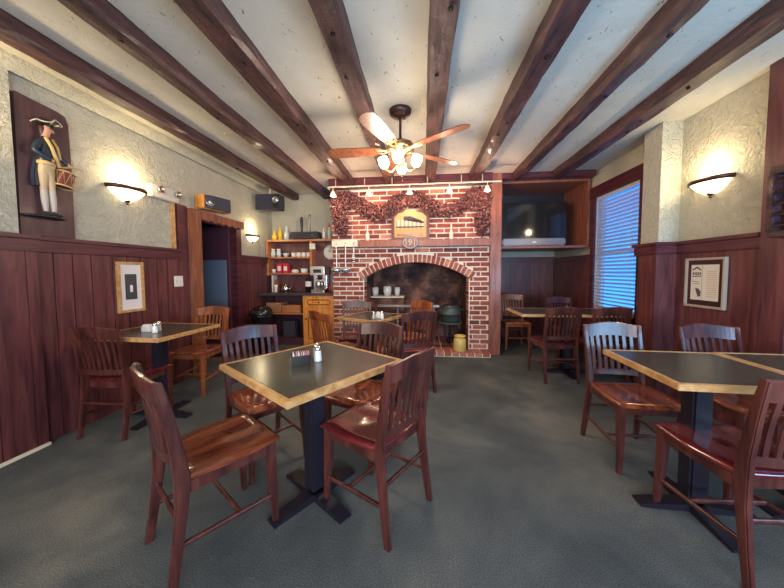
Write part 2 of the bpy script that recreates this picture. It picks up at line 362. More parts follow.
# ================================================ BEAMS
def beam(x0, x1, y1, label, seed):
    rnd = random.Random(seed); n = 70; y0 = -2.4; L = y1-y0
    secs = []; k = [0]*8
    for i in range(n+1):
        for j in range(8): k[j] = k[j]*.7+rnd.uniform(-.004, .004)
        zb = 2.57; h = CZ-.0005; y = i*L/n; c = .012
        w_ = (x1-x0)/2
        secs.append([(-w_+k[0], y, h-zb), (-w_+k[1], y, .04), (-w_+c+k[2], y, .0+k[3]), (0+k[4], y, k[5]-.002), (w_-c+k[6], y, k[7]), (w_+k[0], y, .03), (w_+k[2], y, h-zb)])
    mb = MB(); mb.loft(secs)
    o = mb.build('ceiling_beam', 'beam'); o.location = ((x0+x1)/2, y0, 2.57); tag(o, label, 'beam', 'hewn ceiling beams')
    # peg holes
    hb = MB()
    for q in range(4):
        yy = rnd.uniform(2.6, L-.6); xx = rnd.uniform(-.03, .03); hb.lathe([(0, -.0135), (.008, -.0135), (.0085, -.008), (.014, -.008), (.014, -.012)], (xx, yy, 0), 10)
    hb.build('peg_hole', 'blackglass', o)
B = [(-2.386, -2.252, 5.15, 'dark hewn beam running along the left plaster wall above the soldier plaque'),
     (-1.77, -1.645, 5.15, 'second beam from the left, its far end stopping left of the brick chimney'),
     (-1.22, -1.05, 4.38, 'third beam from the left, ending above the left hop bunch'),
     (-.57, -.425, 4.38, 'fourth beam from the left, passing just left of the ceiling fan'),
     (.035, .185, 4.38, 'fifth beam from the left, passing just right of the ceiling fan'),
     (.67, .822, 4.38, 'sixth beam from the left, ending over the right hop bunch'),
     (1.29, 1.41, 4.44, 'seventh beam from the left, ending above the television corner'),
     (1.84, 1.985, 4.44, 'rightmost ceiling beam, reddish, nearest the right wall sconce')]
for i, (a, b, y, l) in enumerate(B): beam(a, b, y, l, i+3)

# ================================================ FIREPLACE
fp = thing('brick_fireplace', (0, 4.5, 0), 'wide red brick fireplace with arched opening between drinks station and television corner', 'fireplace')
X0, X1, ZT = -1.42, .985, 2.53
cx, Rr, cz = -.117, 1.46, -.055; OL, OR, SZ = -.927, .693, 1.16
def xr(r, z):
    d = r*r-(z-cz)**2; return math.sqrt(d) if d > 0 else -1
# mortar slab with the opening
arc = [(cx+Rr*math.sin(a), cz+Rr*math.cos(a)) for a in [R(-33.7+67.4*i/24) for i in range(25)]]
mb = MB()
mb.box((X0, 0, .0), (OL, .25, SZ)); mb.box((OR, 0, 0), (X1, .25, SZ))
pts = [(OL, SZ)]+[(x, max(z, SZ)) for x, z in arc]+[(OR, SZ)]
for i in range(len(pts)-1):
    (xa, za), (xb, zb) = pts[i], pts[i+1]
    if xb-xa < 1e-4: continue
    mb.prism([(xa, za), (xb, zb), (xb, 1.6), (xa, 1.6)], 'y', 0, .25)
mb.box((X0, 0, SZ), (OL, .25, 1.6)); mb.box((OR, 0, SZ), (X1, .25, 1.6)); mb.box((X0, 0, 1.6), (X1, .25, ZT))
mb.box((X0, .25, 0), (X0+.06, .7, ZT)); mb.build('chimney_breast', 'mortar', fp)
mb = MB(); rnd = random.Random(5); rh = .0735; row = 0; z = .012
while z+rh < ZT+.03:
    za, zb = z, min(z+rh-.019, ZT); zm = (za+zb)/2
    if z > 1.60 and z < 1.70 and False: pass
    off = 0 if row % 2 else .108
    x = X0-off
    if zm < SZ: ex = (OL, OR)
    else:
        q = xr(Rr+.128, zm); ex = (cx-q, cx+q) if q > 0 else None
        if ex and ex[0] < OL-.10: ex = (OL-.10, OR+.10)
    while x < X1:
        a, b = max(x, X0)+.0, min(x+.200, X1); x += .219*rnd.choice([1, 1, 1, .98])
        segs = [(a, b)]
        if ex:
            segs = []
            if a < ex[0]-.012: segs.append((a, min(b, ex[0]-.012)))
            if b > ex[1]+.012: segs.append((max(a, ex[1]+.012), b))
        for a_, b_ in segs:
            if b_-a_ < .02: continue
            j = lambda: rnd.uniform(-.002, .002)
            mb.box((a_+j(), -.010-rnd.uniform(0, .006), za+j()), (b_+j(), .02, zb+j()), rnd.choice([0, 0, 1, 1, 2, 3, 4, 4]))
    z += rh; row += 1
# jamb bricks inside the opening and side return
z = .012; row = 0
while z < SZ-.06:
    for s_, xx in ((1, OL), (-1, OR)):
        y = .005 if row % 2 else -.0
        ys = [.003, .11, .25] if row % 2 else [.003, .2, .25]
        for p, q in zip(ys[:-1], ys[1:]): mb.box((xx-.01*s_, p, z), (xx+.008*s_, q-.012, z+.057), rnd.randrange(5))
    z += rh; row += 1
mb.build('brickwork', ['brick%d' % i for i in range(5)], fp, bevel=0)
mb = MB(); n = 27; A = R(35.5)
for i in range(n):
    a0 = -A+2*A*i/n+.006; a1 = -A+2*A*(i+1)/n-.006
    for ra, rb in ((Rr-.004, Rr+.115),):
        q = [(cx+r*math.sin(a), cz+r*math.cos(a)) for r, a in ((ra, a0), (ra, a1), (rb, a1), (rb, a0))]
        mb.prism(q, 'y', -.016-rnd.uniform(0, .004), .12, rnd.choice([0, 1, 3, 4, 4]))
mb.build('arch_bricks', ['brick%d' % i for i in range(5)], fp, bevel=0)
mb = MB(); mb.box((OL-.02, .25, .06), (OL, .95, 1.5)); mb.box((OR, .25, .06), (OR+.02, .95, 1.5)); mb.box((OL, .93, .06), (OR, .98, 1.5)); mb.box((OL, .25, 1.45), (OR, .95, 1.5))
# soot ledges inside
mb.box((OL, .58, .06), (-.33, .93, .80)); mb.box((-.33, .84, 1.08), (OR, .93, 1.12))
mb.build('firebox', 'soot', fp)
mb = MB()
mb.box((-1.0, -.22, 0.0), (.975, -.012, .05), 5); mb.box((OL+.01, -.012, 0), (OR-.01, .93, .05), 5)
for i in range(18): mb.box((-.995+i*.1095, -.215-.008, .008), (-.995+i*.1095+.097, -.015, .062), rnd.choice([1, 3, 3, 4]))
for i in range(7):
    for j in range(8): mb.box((OL+.02+j*.2, 0+i*.13, .04), (OL+.02+j*.2+.185, i*.13+.118, .060), rnd.choice([0, 2, 1, 4]))
mb.build('hearth', ['brick%d' % i for i in range(5)]+['mortar'], fp)
MB().box((X0, -.11, 1.635), (.985, -.012, 1.735)).build('mantel_beam', 'post', fp, bevel=.008)
# little ledge with white rim
MB().box((OL+.01, .54, .80), (-.33, .93, .825)).build('inner_ledge', 'mortar', fp)
for i, (x, z, r, h) in enumerate([(-.86, .826, .06, .15), (-.64, .826, .075, .17), (-.46, .826, .05, .15)]):
    o = MB().lathe([(0, 0), (r*.75, 0), (r, h*.5), (r*.95, h), (r*.8, h), (r*.7, h*.3), (0, h*.25)], n=16).build('stoneware_jar', 'white'); o.location = (x, 5.2, z)
    tag(o, ['wide pale stoneware jar at the left end of the fireplace ledge', 'tallest white stoneware jar in the middle of the fireplace ledge', 'small pale stoneware jar at the right end of the fireplace ledge'][i], 'jar')
# low bench/table in firebox
t = thing('fireside_table', (-.12, 4.79, .06), 'low grey plank table standing inside the fireplace opening', 'table')
MB().box((-.62, -.10, .62), (.38, .10, .655)).build('tabletop', 'silver', t, bevel=.005)
for sx in (-.3, .3):
    MB().tube([(sx, 0, 0), (sx, 0, .62)], .022, 8).build('leg', 'silver', t)
# kettle pot on stand
t = thing('pot_stand', (.43, 4.66, .06), 'dark iron stand with round plate inside the fireplace at right', 'stand')
MB().lathe([(0, .375), (.17, .375), (.19, .39), (.17, .40), (0, .40)], n=24).build('stand_plate', 'iron', t)
for k in range(3):
    a = R(90+120*k); MB().tube([(.09*math.cos(a), .09*math.sin(a), .375), (.10*math.cos(a), .10*math.sin(a), .15), (.13*math.cos(a), .13*math.sin(a), 0)], [.022, .018, .016], 8).build('leg', 'black', t)
t = thing('cooking_pot', (.43, 4.66, .461), 'grey green cast iron pot on the round stand in the fireplace', 'pot')
MB().lathe([(0, 0), (.12, 0), (.145, .03), (.152, .12), (.165, .125), (.165, .14), (.148, .15), (.15, .2), (.135, .24), (.15, .255), (.13, .255), (.12, .23), (0, .1)], n=28).build('pot_body', 'iron', t)
MB().lathe([(0, .30), (.02, .30), (.022, .285), (.05, .28), (.12, .262), (.13, .25), (0, .25)], n=24).build('pot_lid', 'bronze', t)
for s_ in (-1, 1): MB().tube([(s_*.15, -.03, .19), (s_*.19, -.02, .2), (s_*.19, .02, .2), (s_*.15, .03, .19)], .009, 8).build('handle', 'iron', t)
o = MB().lathe([(0, 0), (.085, 0), (.092, .02), (.092, .17), (.082, .19), (.07, .195), (.07, .215), (.085, .22), (.085, .235), (.065, .235), (.06, .05), (0, .05)], n=26).build('stoneware_crock', 'crock')
o.location = (.55, 4.39, .063); tag(o, 'mustard yellow stoneware crock at the right front of the hearth', 'crock')

# hop garland
t = thing('hop_garland', (0, 4.42, 2.4), 'dried brown hop garland swagged over the brick chimney breast', 'garland')
def cones(path, width, n, seed, sag=.0):
    mb = MB(); rnd = random.Random(seed); pts = [Vector(p) for p in path]
    for i in range(n):
        u = rnd.random()*(len(pts)-1); k = int(u); p = pts[k].lerp(pts[k+1], u-k); wd = width[k]*(1-u+k)+width[k+1]*(u-k)
        a = rnd.uniform(0, 6.283); rr = wd*math.sqrt(rnd.random())
        d = pts[k+1]-pts[k]; d.normalize(); nrm = Vector((-d.z, 0, d.x))
        c = p+nrm*rr*math.cos(a)+Vector((0, rr*math.sin(a)*.45, 0)); c.y = max(-.13, min(.035, c.y))
        L = rnd.uniform(.035, .07); w_ = L*.42
        ax = Vector((rnd.uniform(-.6, .6), rnd.uniform(-.7, .2), rnd.uniform(-1, -.1))).normalized(); u1 = ax.cross(Vector((0, 1, .3))).normalized(); u2 = ax.cross(u1)
        vs = [c]; 
        for s_, q in ((.35, 1), (.75, .7)):
            for j in range(5):
                b = j*1.2566+s_*2; vs.append(c+ax*L*s_+(u1*math.cos(b)+u2*math.sin(b))*w_*q*.7)
        vs.append(c+ax*L)
        fs = [(0, 1+j, 1+(j+1) % 5) for j in range(5)]+[(1+j, 6+j, 6+(j+1) % 5, 1+(j+1) % 5) for j in range(5)]+[(6+j, 11, 6+(j+1) % 5) for j in range(5)]
        mb.add(vs, fs)
    return mb
W = lambda L: [(x, 0, z-2.4) for x, z in L]
cones(W([(-1.27, 2.50), (-1.29, 2.3), (-1.27, 2.1), (-1.25, 1.98), (-1.24, 1.86)]), [.14, .13, .12, .11, .05], 520, 1).build('left_hop_bunch', 'hop', t)
cones(W([(-1.2, 2.46), (-1.02, 2.33), (-.86, 2.22), (-.70, 2.16), (-.55, 2.19), (-.42, 2.29), (-.30, 2.37), (-.17, 2.38)]), [.08, .11, .12, .12, .11, .11, .11, .1], 900, 2).build('left_hop_swag', 'hop', t)
cones(W([(-.17, 2.38), (-.02, 2.34), (.12, 2.24), (.26, 2.18), (.42, 2.19), (.58, 2.26), (.72, 2.37), (.80, 2.46)]), [.1, .11, .11, .11, .11, .11, .1, .08], 900, 3).build('right_hop_swag', 'hop', t)
cones(W([(.85, 2.50), (.86, 2.3), (.87, 2.1), (.86, 1.98), (.85, 1.80)]), [.12, .12, .11, .10, .05], 520, 4).build('right_hop_bunch', 'hop', t)

# painting over mantel
t = thing('arched_picture', (-.19, 4.40, 1.737), 'small arched yellow picture in dark frame leaning on the mantel', 'picture')
def archpoly(w_, h0, h1, h2): return [(-w_, 0), (w_, 0), (w_, h0), (w_*.75, h1), (w_*.4, h1+.02), (w_*.3, h2), (-w_*.3, h2), (-w_*.4, h1+.02), (-w_*.75, h1), (-w_, h0)]
MB().box((-.285, .02, 0), (.285, .05, .46)).build('picture_frame', 'bronze', t, bevel=.004)
mb = MB(); mb.prism([(x, z+.035) for x, z in archpoly(.24, .30, .36, .41)], 'y', .005, .02); mb.build('picture_panel', mat('painted ochre panel', (.46, .26, .09), .5), t)
mb = MB()
for i in range(7): mb.box((-.19+i*.06, 0, .17), (-.165+i*.06, .005, .30), 0)
mb.box((-.21, -.002, .18), (.2, .003, .20), 1); mb.prism([(-.1, .29), (.2, .24), (.2, .27), (0, .35), (-.1, .35)], 'y', 0, .004, 1); mb.box((-.2, 0, .06), (.18, .004, .09), 2)
mb.build('painted_building', ['paper', 'speakerfabric', 'casing'], t)
# oval plaque with number
t = thing('oval_plaque', (-.19, 4.375, 1.69), 'oval grey number plaque on the front of the mantel', 'sign')
mb = MB(); mb.loft([[(.125*math.cos(a)*s_, y, .1*math.sin(a)*s_) for a in [2*math.pi*i/32 for i in range(32)]] for s_, y in ((1, .012), (1, 0), (.88, -.006), (.85, -.002))]); mb.build('plaque_plate', 'bronze', t)
mb = MB(); mb.loft([[((.108+.012*math.cos(b))*math.cos(a), -.004+.006*math.sin(b), (.083+.012*math.cos(b))*math.sin(a)) for b in [2*math.pi*j/8 for j in range(8)]] for a in [2*math.pi*i/36 for i in range(36)]], closed=True); mb.build('plaque_rim', 'silver', t)
def text(s, size, mname, parent, loc, rot, depth=.003, name='lettering'):
    cu = bpy.data.curves.new(name, 'FONT'); cu.body = s; cu.size = size; cu.extrude = depth; cu.align_x = 'CENTER'; cu.align_y = 'CENTER'
    tmp = bpy.data.objects.new('tmp', cu); C.objects.link(tmp); dg = bpy.context.evaluated_depsgraph_get(); me = bpy.data.meshes.new_from_object(tmp.evaluated_get(dg))
    bpy.data.objects.remove(tmp); me.materials.clear(); me.materials.append(M[mname]); o = bpy.data.objects.new(name, me); C.objects.link(o); o.parent = parent; o.location = loc; o.rotation_euler = rot; return o
text('191', .125, 'tanframe', t, (0, -.004, 0), (R(90), 0, 0))
# candle sticks / bottles on the mantel
for x, l in ((-.85, 'slim tan bottle on the left end of the mantel'), (.42, 'slim tan bottle on the right side of the mantel')):
    o = MB().lathe([(0, 0), (.03, 0), (.032, .01), (.03, .10), (.012, .14), (.012, .22), (.016, .235), (0, .235)], n=14).build('slim_bottle', 'paper'); o.location = (x, 4.44, 1.737); tag(o, l, 'bottle')

# utensil rack on bricks
t = thing('utensil_rack', (-1.19, 4.42, 1.69), 'pale metal utensil rack with hanging ladles at the left end of the mantel', 'rack')
MB().box((-.2, -.075, -.05), (.2, -.045, .05)).build('rack_bar', 'cream', t, bevel=.004)
for i, (x, L, r) in enumerate(((-.12, .37, .085), (.02, .36, .10), (.15, .25, .035))):
    h = MB().tube([(x, -.09, .02), (x, -.10, -.05), (x, -.095, -L)], .008, 8).build('ladle_handle', 'steel', t)
    h2 = MB().lathe([(0, -r*.75), (r*.6, -r*.55), (r, 0), (r*.93, 0), (r*.55, -r*.48), (0, -r*.65)], (x, -.10, -L-.02), 18).build('ladle_bowl', 'steelcup', h)
# ================================================ TRACK LIGHT
t = thing('track_light', (0, 4.1, 2.47), 'white cable track light with five small lit spots before the chimney', 'track light')
MB().tube([(-1.33, .0, -.03), (-1.36, 0, 0), (-1.32, 0, .0), (1.05, 0, -.005)], .011, 8).build('track_rail', 'cream', t)
mb = MB()
for x in (-1.24, -.82, -.43, 0.06, .52, .80): MB().tube([(x, 0, 0), (x, 0, .10)], .006, 8).build('track_mount', 'cream', t)
for x in (-1.28, -.76, -.185, .36, .865):
    h = MB().tube([(x, 0, 0), (x, 0, -.07)], .006, 6).build('spot_stem', 'cream', t)
    MB().lathe([(.012, -.06), (.022, -.075), (.045, -.13), (.043, -.13), (.02, -.08)], (x, 0, 0), 14).build('spot_shade', 'pinkglass', h)
    MB().lathe([(0, -.08), (.018, -.088), (.027, -.112), (.018, -.135), (0, -.142)], (x, 0, 0), 12).build('spot_bulb', 'bulb', h)
    point('track_spot_glow', (x, 4.1, 2.47-.20), 5.5, (1, .66, .44), .03)

# ================================================ CEILING FAN
t = thing('ceiling_fan', (-.2, 2.64, 2.68), 'brown five blade ceiling fan with lit glass shades between two beams', 'ceiling fan')
MB().lathe([(0, -.0), (.10, 0), (.095, -.03), (.06, -.06), (.02, -.07), (0, -.07)], n=24).build('canopy', 'bronze', t)
MB().tube([(0, 0, -.06), (0, 0, -.27)], .012, 10).build('downrod', 'bronze', t)
MB().lathe([(0, -.26), (.05, -.265), (.11, -.29), (.125, -.32), (.12, -.355), (.07, -.375), (.055, -.40), (0, -.41)], n=28).build('motor_housing', 'brass', t)
for k, a in enumerate((36, -36, -108, 180, 108)):
    mb = MB(); q = Matrix.Rotation(R(a), 4, 'Z') @ Matrix.Translation((0, 0, -.345)) @ Matrix.Rotation(R(11), 4, 'X')
    ol = [(.17, -.045), (.3, -.062), (.55, -.07), (.63, -.062), (.66, -.03), (.665, 0), (.66, .03), (.63, .062), (.55, .07), (.3, .062), (.17, .045)]
    mb.loft([[q @ Vector((x, y, z)) for x, y in ol] for z in (-.004, .004)]); bl = mb.build('fan_blade', 'casing', t)
    mb = MB(); mb.tube([q @ Vector((.09, 0, .0)), q @ Vector((.14, .02, -.006)), q @ Vector((.22, .03, -.006))], .009, 6); mb.tube([q @ Vector((.09, 0, .0)), q @ Vector((.14, -.02, -.006)), q @ Vector((.22, -.03, -.006))], .009, 6); mb.build('blade_iron', 'brass', bl)
MB().lathe([(0, -.40), (.045, -.41), (.05, -.44), (.03, -.47), (.01, -.50), (0, -.51)], n=20).build('light_hub', 'brass', t)
for k, (a, rr, tilt) in enumerate(((-170, .135, 16), (-95, .13, 16), (-15, .135, 16), (90, .13, 16))):
    d = Vector((math.cos(R(a)), math.sin(R(a)), 0))
    arm = MB().tube([(0, 0, -.44), d*rr*.6+Vector((0, 0, -.535)), d*rr+Vector((0, 0, -.525)), d*rr+Vector((0, 0, -.505))], .008, 8).build('lamp_arm', 'brass', t)
    q = Matrix.Translation(d*rr+Vector((0, 0, -.505))) @ Matrix.Rotation(R(tilt), 4, Vector((0, 0, 1)).cross(d))
    mb = MB(); prof = [(0, 0), (.022, .0), (.038, .018), (.047, .055), (.042, .095), (.038, .095), (.040, .055), (.03, .02), (0, .012)]
    mb.loft([[q @ Vector((r*math.cos(b), r*math.sin(b), z)) for b in [2*math.pi*j/18 for j in range(18)]] for r, z in prof], smooth=True, cap=False); mb.build('glass_shade', 'glow', arm)
MB().tube([(.02, -.02, -.50), (.02, -.02, -.62)], .002, 5).build('pull_chain', 'brass', t)
point('ceiling_fan_glow', (-.2, 2.64, 2.02), 26, (1, .84, .66), .16)

# ================================================ SCONCES
def sconce(loc, rz, label, e=5, sc=1, tilt=0):
    t = thing('wall_sconce', loc, label, 'wall lamp', 'half bowl wall sconces', rz)   # local: wall is at y=0, bowl towards +y
    MB().lathe([(.0, -.10*sc), (.05*sc, -.092*sc), (.11*sc, -.055*sc), (.16*sc, 0), (.15*sc, 0), (.1*sc, -.045*sc), (0, -.085*sc)], n=20, a0=0, a1=math.pi, sy=.8).build('glass_bowl', 'alab', t)
    mb = MB(); mb.lathe([(.162*sc, -.006), (.175*sc, -.004), (.182*sc, .016), (.178*sc, .028), (.165*sc, .024), (.162*sc, -.006)], n=24, a0=0, a1=math.pi, sy=.8); mb.box((-.175*sc, 0, -.006), (.175*sc, .014, .026)); mb.build('sconce_rim', 'bronze', t)
    MB().lathe([(0, -.135*sc), (.012*sc, -.125*sc), (.006, -.115*sc), (.02*sc, -.10*sc), (.028*sc, -.088*sc), (0, -.08*sc)], (0, .02, 0), 10).build('finial', 'bronze', t)
    q = Matrix.Rotation(rz, 4, 'Z') @ Vector((0, .11, .12)); point('wall_sconce_glow', Vector(loc)+q, e, (1, .80, .48), .05)
    return t
sconce((LX+.0, 2.50, 2.03), R(-90), 'lit half bowl sconce on the left plaster wall right of the soldier plaque')
sconce((LX+.0, 4.52, 1.84), R(-90), 'small lit half bowl sconce beside the far side of the doorway', 3.2, .85)
sconce((LN+.0, 1.36, 2.06), R(-90), 'half bowl sconce cut off at the left edge of the photo', 6)
sconce((RX, 2.80, 2.0), R(90), 'lit half bowl sconce on the right plaster wall above the framed newspaper', 5, 1.0)

# emergency light
t = thing('emergency_light', (LX, 2.87, 2.10), 'cream twin lamp emergency light on the left wall beside the doorway', 'emergency light')
MB().box((0, -.17, -.065), (.07, .17, .065)).build('housing', 'paper', t, bevel=.01)
for y in (-.08, .13):
    MB().lathe([(0, 0), (.025, 0), (.036, .025), (.036, .04), (.028, .034), (0, .03)], n=16).build('lamp_head', 'steel', t).matrix_local = Matrix.Translation((.07, y, .02)) @ Matrix.Rotation(R(90), 4, 'Y')
# speakers
t = thing('loudspeaker', (-2.70, 3.42, 2.045), 'wooden cased loudspeaker with black front above the door casing', 'speaker', None, R(-14))
MB().box((-.08, -.1, 0), (.07, .30, .17)).build('cabinet', 'cab', t, bevel=.012)
MB().prism([(.072, -.085), (.11, .0), (.11, .25), (.072, .29)], 'z', .005, .165).build('front_grille', 'speakerfabric', t, bevel=.006)
mb = MB()
for r0, r1, x in ((.018, .0, .125), (.05, .035, .118)):
    pass
sp = MB().lathe([(0, .012), (.02, .008), (.022, 0), (.045, 0), (.05, .008), (.055, 0)], n=20).build('speaker_cone', 'steel', t); sp.matrix_local = Matrix.Translation((.095, -.025, .085)) @ Matrix.Rotation(R(68), 4, Vector((0.25, 1, 0)))
t = thing('hanging_loudspeaker', (-2.50, 4.6, 2.275), 'grey loudspeaker hung from the ceiling above the drinks station', 'speaker')
MB().box((-.215, -.09, 0), (.20, .1, .25)).build('cabinet', 'speakerfabric', t, bevel=.012)
MB().box((.10, -.098, .015), (.19, -.088, .235)).build('side_grille', 'black', t)
sp = MB().lathe([(0, .012), (.02, .006), (.024, 0), (.04, .002), (.046, .01), (.052, 0)], n=20).build('speaker_cone', 'steel', t); sp.matrix_local = Matrix.Translation((.14, -.10, .15)) @ Matrix.Rotation(R(90), 4, 'X')
MB().tube([(0, 0, .25), (0, 0, .40)], .012, 8).build('mounting_pole', 'cream', t); MB().box((-.12, -.06, .39), (.12, .06, .405)).build('mounting_plate', 'cream', t)
# light switch
t = thing('light_switch', (LX+.025, 3.03, 1.10), 'white double switch plate on the wainscot left of the doorway', 'switch')
MB().box((0, -.06, 0), (.008, .06, .12)).build('switch_plate', 'white', t, bevel=.003)
for y in (-.028, .028): MB().box((.008, y-.008, .045), (.018, y+.008, .075)).build('switch_lever', 'cream', t)
# door leaf in the corridor
t = thing('open_door', (-2.83, 4.0, 0), 'dark open door with blue grey glass seen through the left doorway', 'door')
MB().box((-.85, 0, .01), (-.01, .04, 1.93)).build('door_leaf', 'door_leaf', t, bevel=.004)
MB().box((-.45, -.008, .62), (-.05, .0, 1.44)).build('door_glass', 'door_glass', t)
for z, h, c in ((1.60, .16, 'paper'), (1.42, .14, 'matboard'), (1.22, .16, 'blue'), (1.05, .13, 'paper'), (1.80, .06, 'shelf')):
    o = MB().box((-3.375, 3.985, z), (-3.295, 3.998, z+h)).build('notice', c)
    tag(o, {1.60: 'pale notice on the open corridor door, second from the top', 1.42: 'white notice on the open corridor door, middle of the column', 1.22: 'blue notice on the open corridor door, second from the bottom', 1.05: 'lowest pale notice on the open corridor door', 1.80: 'small orange notice at the top of the open corridor door'}[z], 'notice', 'notices on the corridor door')

# ================================================ FRAMED PICTURES
t = thing('framed_photo', (LX+.025, 2.475, .885), 'small framed black and white picture with white mat on the left wainscot', 'picture', None, 0)
def frame(t, s, w_, h, fw, d, fm, mname, mirror=1):
    # wall normal along +x*s ; spans y -w/2..w/2, z 0..h
    mb = MB()
    for a, b in (((0, -w_/2, 0), (d*s, w_/2, fw)), ((0, -w_/2, h-fw), (d*s, w_/2, h)), ((0, -w_/2, fw), (d*s, -w_/2+fw, h-fw)), ((0, w_/2-fw, fw), (d*s, w_/2, h-fw))): mb.box(a, b)
    mb.build('picture_frame', fm, t, bevel=.003); MB().box((0, -w_/2+fw, fw), (d*.5*s, w_/2-fw, h-fw)).build('mat_board', mname, t)
frame(t, 1, .25, .475, .025, .03, 'oak', 'matboard')
MB().box((.015, -.055, .12), (.017, .055, .36)).build('inner_mat', 'iron', t)
mb = MB(); mb.box((.017, -.03, .17), (.018, .03, .31), 0); mb.lathe([(0, .0), (.012, .0), (.012, .06), (0, .07)], (.018, .0, .19), 8, 1); mb.build('printed_picture', ['ink', 'matboard'], t)
t = thing('framed_newspaper', (RX-.025, 2.80-.01, .925), 'framed old newspaper page in a pale frame on the right wainscot', 'picture')
t.location.y = 2.79
frame(t, -1, .36, .435, .020, .03, 'tanframe', 'bronze')
mb = MB(); mb.box((-.016, -.125, .065), (-.018, .125, .375), 0)
mb.build('newspaper_page', 'paper', t)
mb = MB()
# page columns (left of photo = +y)
mb.box((-.018, .02, .075), (-.0185, .022, .37), 1)
mb.prism([(.115, .335), (.07, .36), (.03, .335), (.035, .325), (.07, .345), (.11, .325)], 'x', -.018, -.019, 1)
for k in range(5): mb.box((-.018, .10-k*.017, .285), (-.019, .11-k*.017, .31), 1)
mb.box((-.018, .03, .27), (-.019, .115, .278), 1); mb.box((-.018, .05, .225), (-.019, .11, .229), 1); mb.box((-.018, .04, .205), (-.019, .10, .209), 1)
mb.prism([(.03, .10), (.05, .09), (.065, .12), (.08, .17), (.05, .165), (.028, .14)], 'x', -.018, -.019, 1)
for k in range(13): mb.box((-.018, -.105, .10+k*.018), (-.0186, -.02, .103+k*.018), 2)
mb.build('print', ['ink', 'ink', 'carton'], t)

# ================================================ SOLDIER PLAQUE
t = thing('soldier_plaque', (LX, 1.93, 1.53), 'brown wooden plaque with a carved drummer soldier in tricorne hat', 'wall plaque')
mb = MB(); pl = [(2.215-1.93, 0), (2.215-1.93, .95)]
poly = [(-.19, 0), (.125, 0), (.128, .5), (.122, .88), (.105, .935), (.06, .95), (-.18, .97), (-.185, .5)]
mb.prism(poly, 'x', 0.0, .035); mb.build('backboard', wood('plaque board', (.045, .018, .022), (.075, .03, .035), (.11, .05, .05), (4, 4, .6), .5, .1, .1, 5), t, bevel=.006)
SK = mat('painted skin', (.62, .30, .20), .45); COAT = mat('painted dark blue coat', (.02, .03, .045), .4); BUFF = mat('painted buff breeches', (.50, .36, .20), .5); STK = mat('painted white stockings', (.50, .43, .37), .5)
GOLD = mat('painted gold strap', (.55, .36, .12), .45)
def skin(name, verts, edges, radii, material, parent, sub=2, mats=None, pick=None):
    me = bpy.data.meshes.new(name); me.from_pydata([Vector(v) for v in verts], edges, []); o = bpy.data.objects.new(name, me); C.objects.link(o)
    md = o.modifiers.new('s', 'SKIN'); sv = me.skin_vertices[0].data
    for i, r in enumerate(radii): sv[i].radius = r if isinstance(r, tuple) else (r, r)
    sv[0].use_root = True; md.use_smooth_shade = True; ss = o.modifiers.new('u', 'SUBSURF'); ss.levels = sub; ss.render_levels = sub
    dg = bpy.context.evaluated_depsgraph_get(); nm = bpy.data.meshes.new_from_object(o.evaluated_get(dg)); bpy.data.objects.remove(o)
    nm.materials.clear()
    for m_ in (mats or [material]): nm.materials.append(m_)
    if pick:
        for p in nm.polygons: p.material_index = pick(p.center)
    nm.polygons.foreach_set('use_smooth', [True]*len(nm.polygons))
    o = bpy.data.objects.new(name, nm); C.objects.link(o); o.parent = parent; return o
# local frame (x out of wall, y along wall, z up) ; absolute minus (LX,1.93,1.535)
P = lambda y, z, x=.075: (x, y-1.93, z-1.535)
V = [P(1.87, 2.03), P(1.872, 2.10), P(1.872, 2.17), P(1.875, 2.225), P(1.878, 2.262), P(1.885, 2.30), P(1.89, 2.335),   # 0-6 torso, neck, head
     P(1.836, 2.205, .085), P(1.792, 2.12, .10), P(1.86, 2.075, .13), P(1.885, 2.07, .135),  # 7-10 arm nearest left
     P(1.905, 2.205, .085), P(1.935, 2.13, .10), P(1.975, 2.072, .12), P(1.995, 2.064, .125),  # 11-14 other arm
     P(1.852, 1.98), P(1.850, 1.875), P(1.852, 1.79), P(1.858, 1.70), P(1.888, 1.688, .10),      # 15-19 leg
     P(1.888, 1.98, .08), P(1.890, 1.88, .085), P(1.892, 1.80, .085), P(1.898, 1.70, .085), P(1.935, 1.685, .11)]
E = [(0, 1), (1, 2), (2, 3), (3, 4), (4, 5), (5, 6), (2, 7), (7, 8), (8, 9), (9, 10), (2, 11), (11, 12), (12, 13), (13, 14), (0, 15), (15, 16), (16, 17), (17, 18), (18, 19), (0, 20), (20, 21), (21, 22), (22, 23), (23, 24)]
RR = [.046, .042, .050, .028, .019, .031, .026, .026, .021, .016, .014, .026, .020, .015, .013, .034, .020, .021, .013, .011, .034, .020, .021, .013, .011]
def pk(c):
    y, z = c.y+1.93, c.z+1.535
    if z > 2.245: return 3
    if z > 2.055:
        if (y > 1.965 and z < 2.09) or (z < 2.085 and 1.862 < y < 1.905 and c.x > .115): return 3
        return 0
    if z > 1.865: return 1
    if z > 1.712: return 2
    return 4
BLK = mat('painted black shoes', (.015, .012, .012), .4)
skin('soldier_body', V, E, RR, None, t, 2, [COAT, BUFF, STK, SK, BLK], pk)
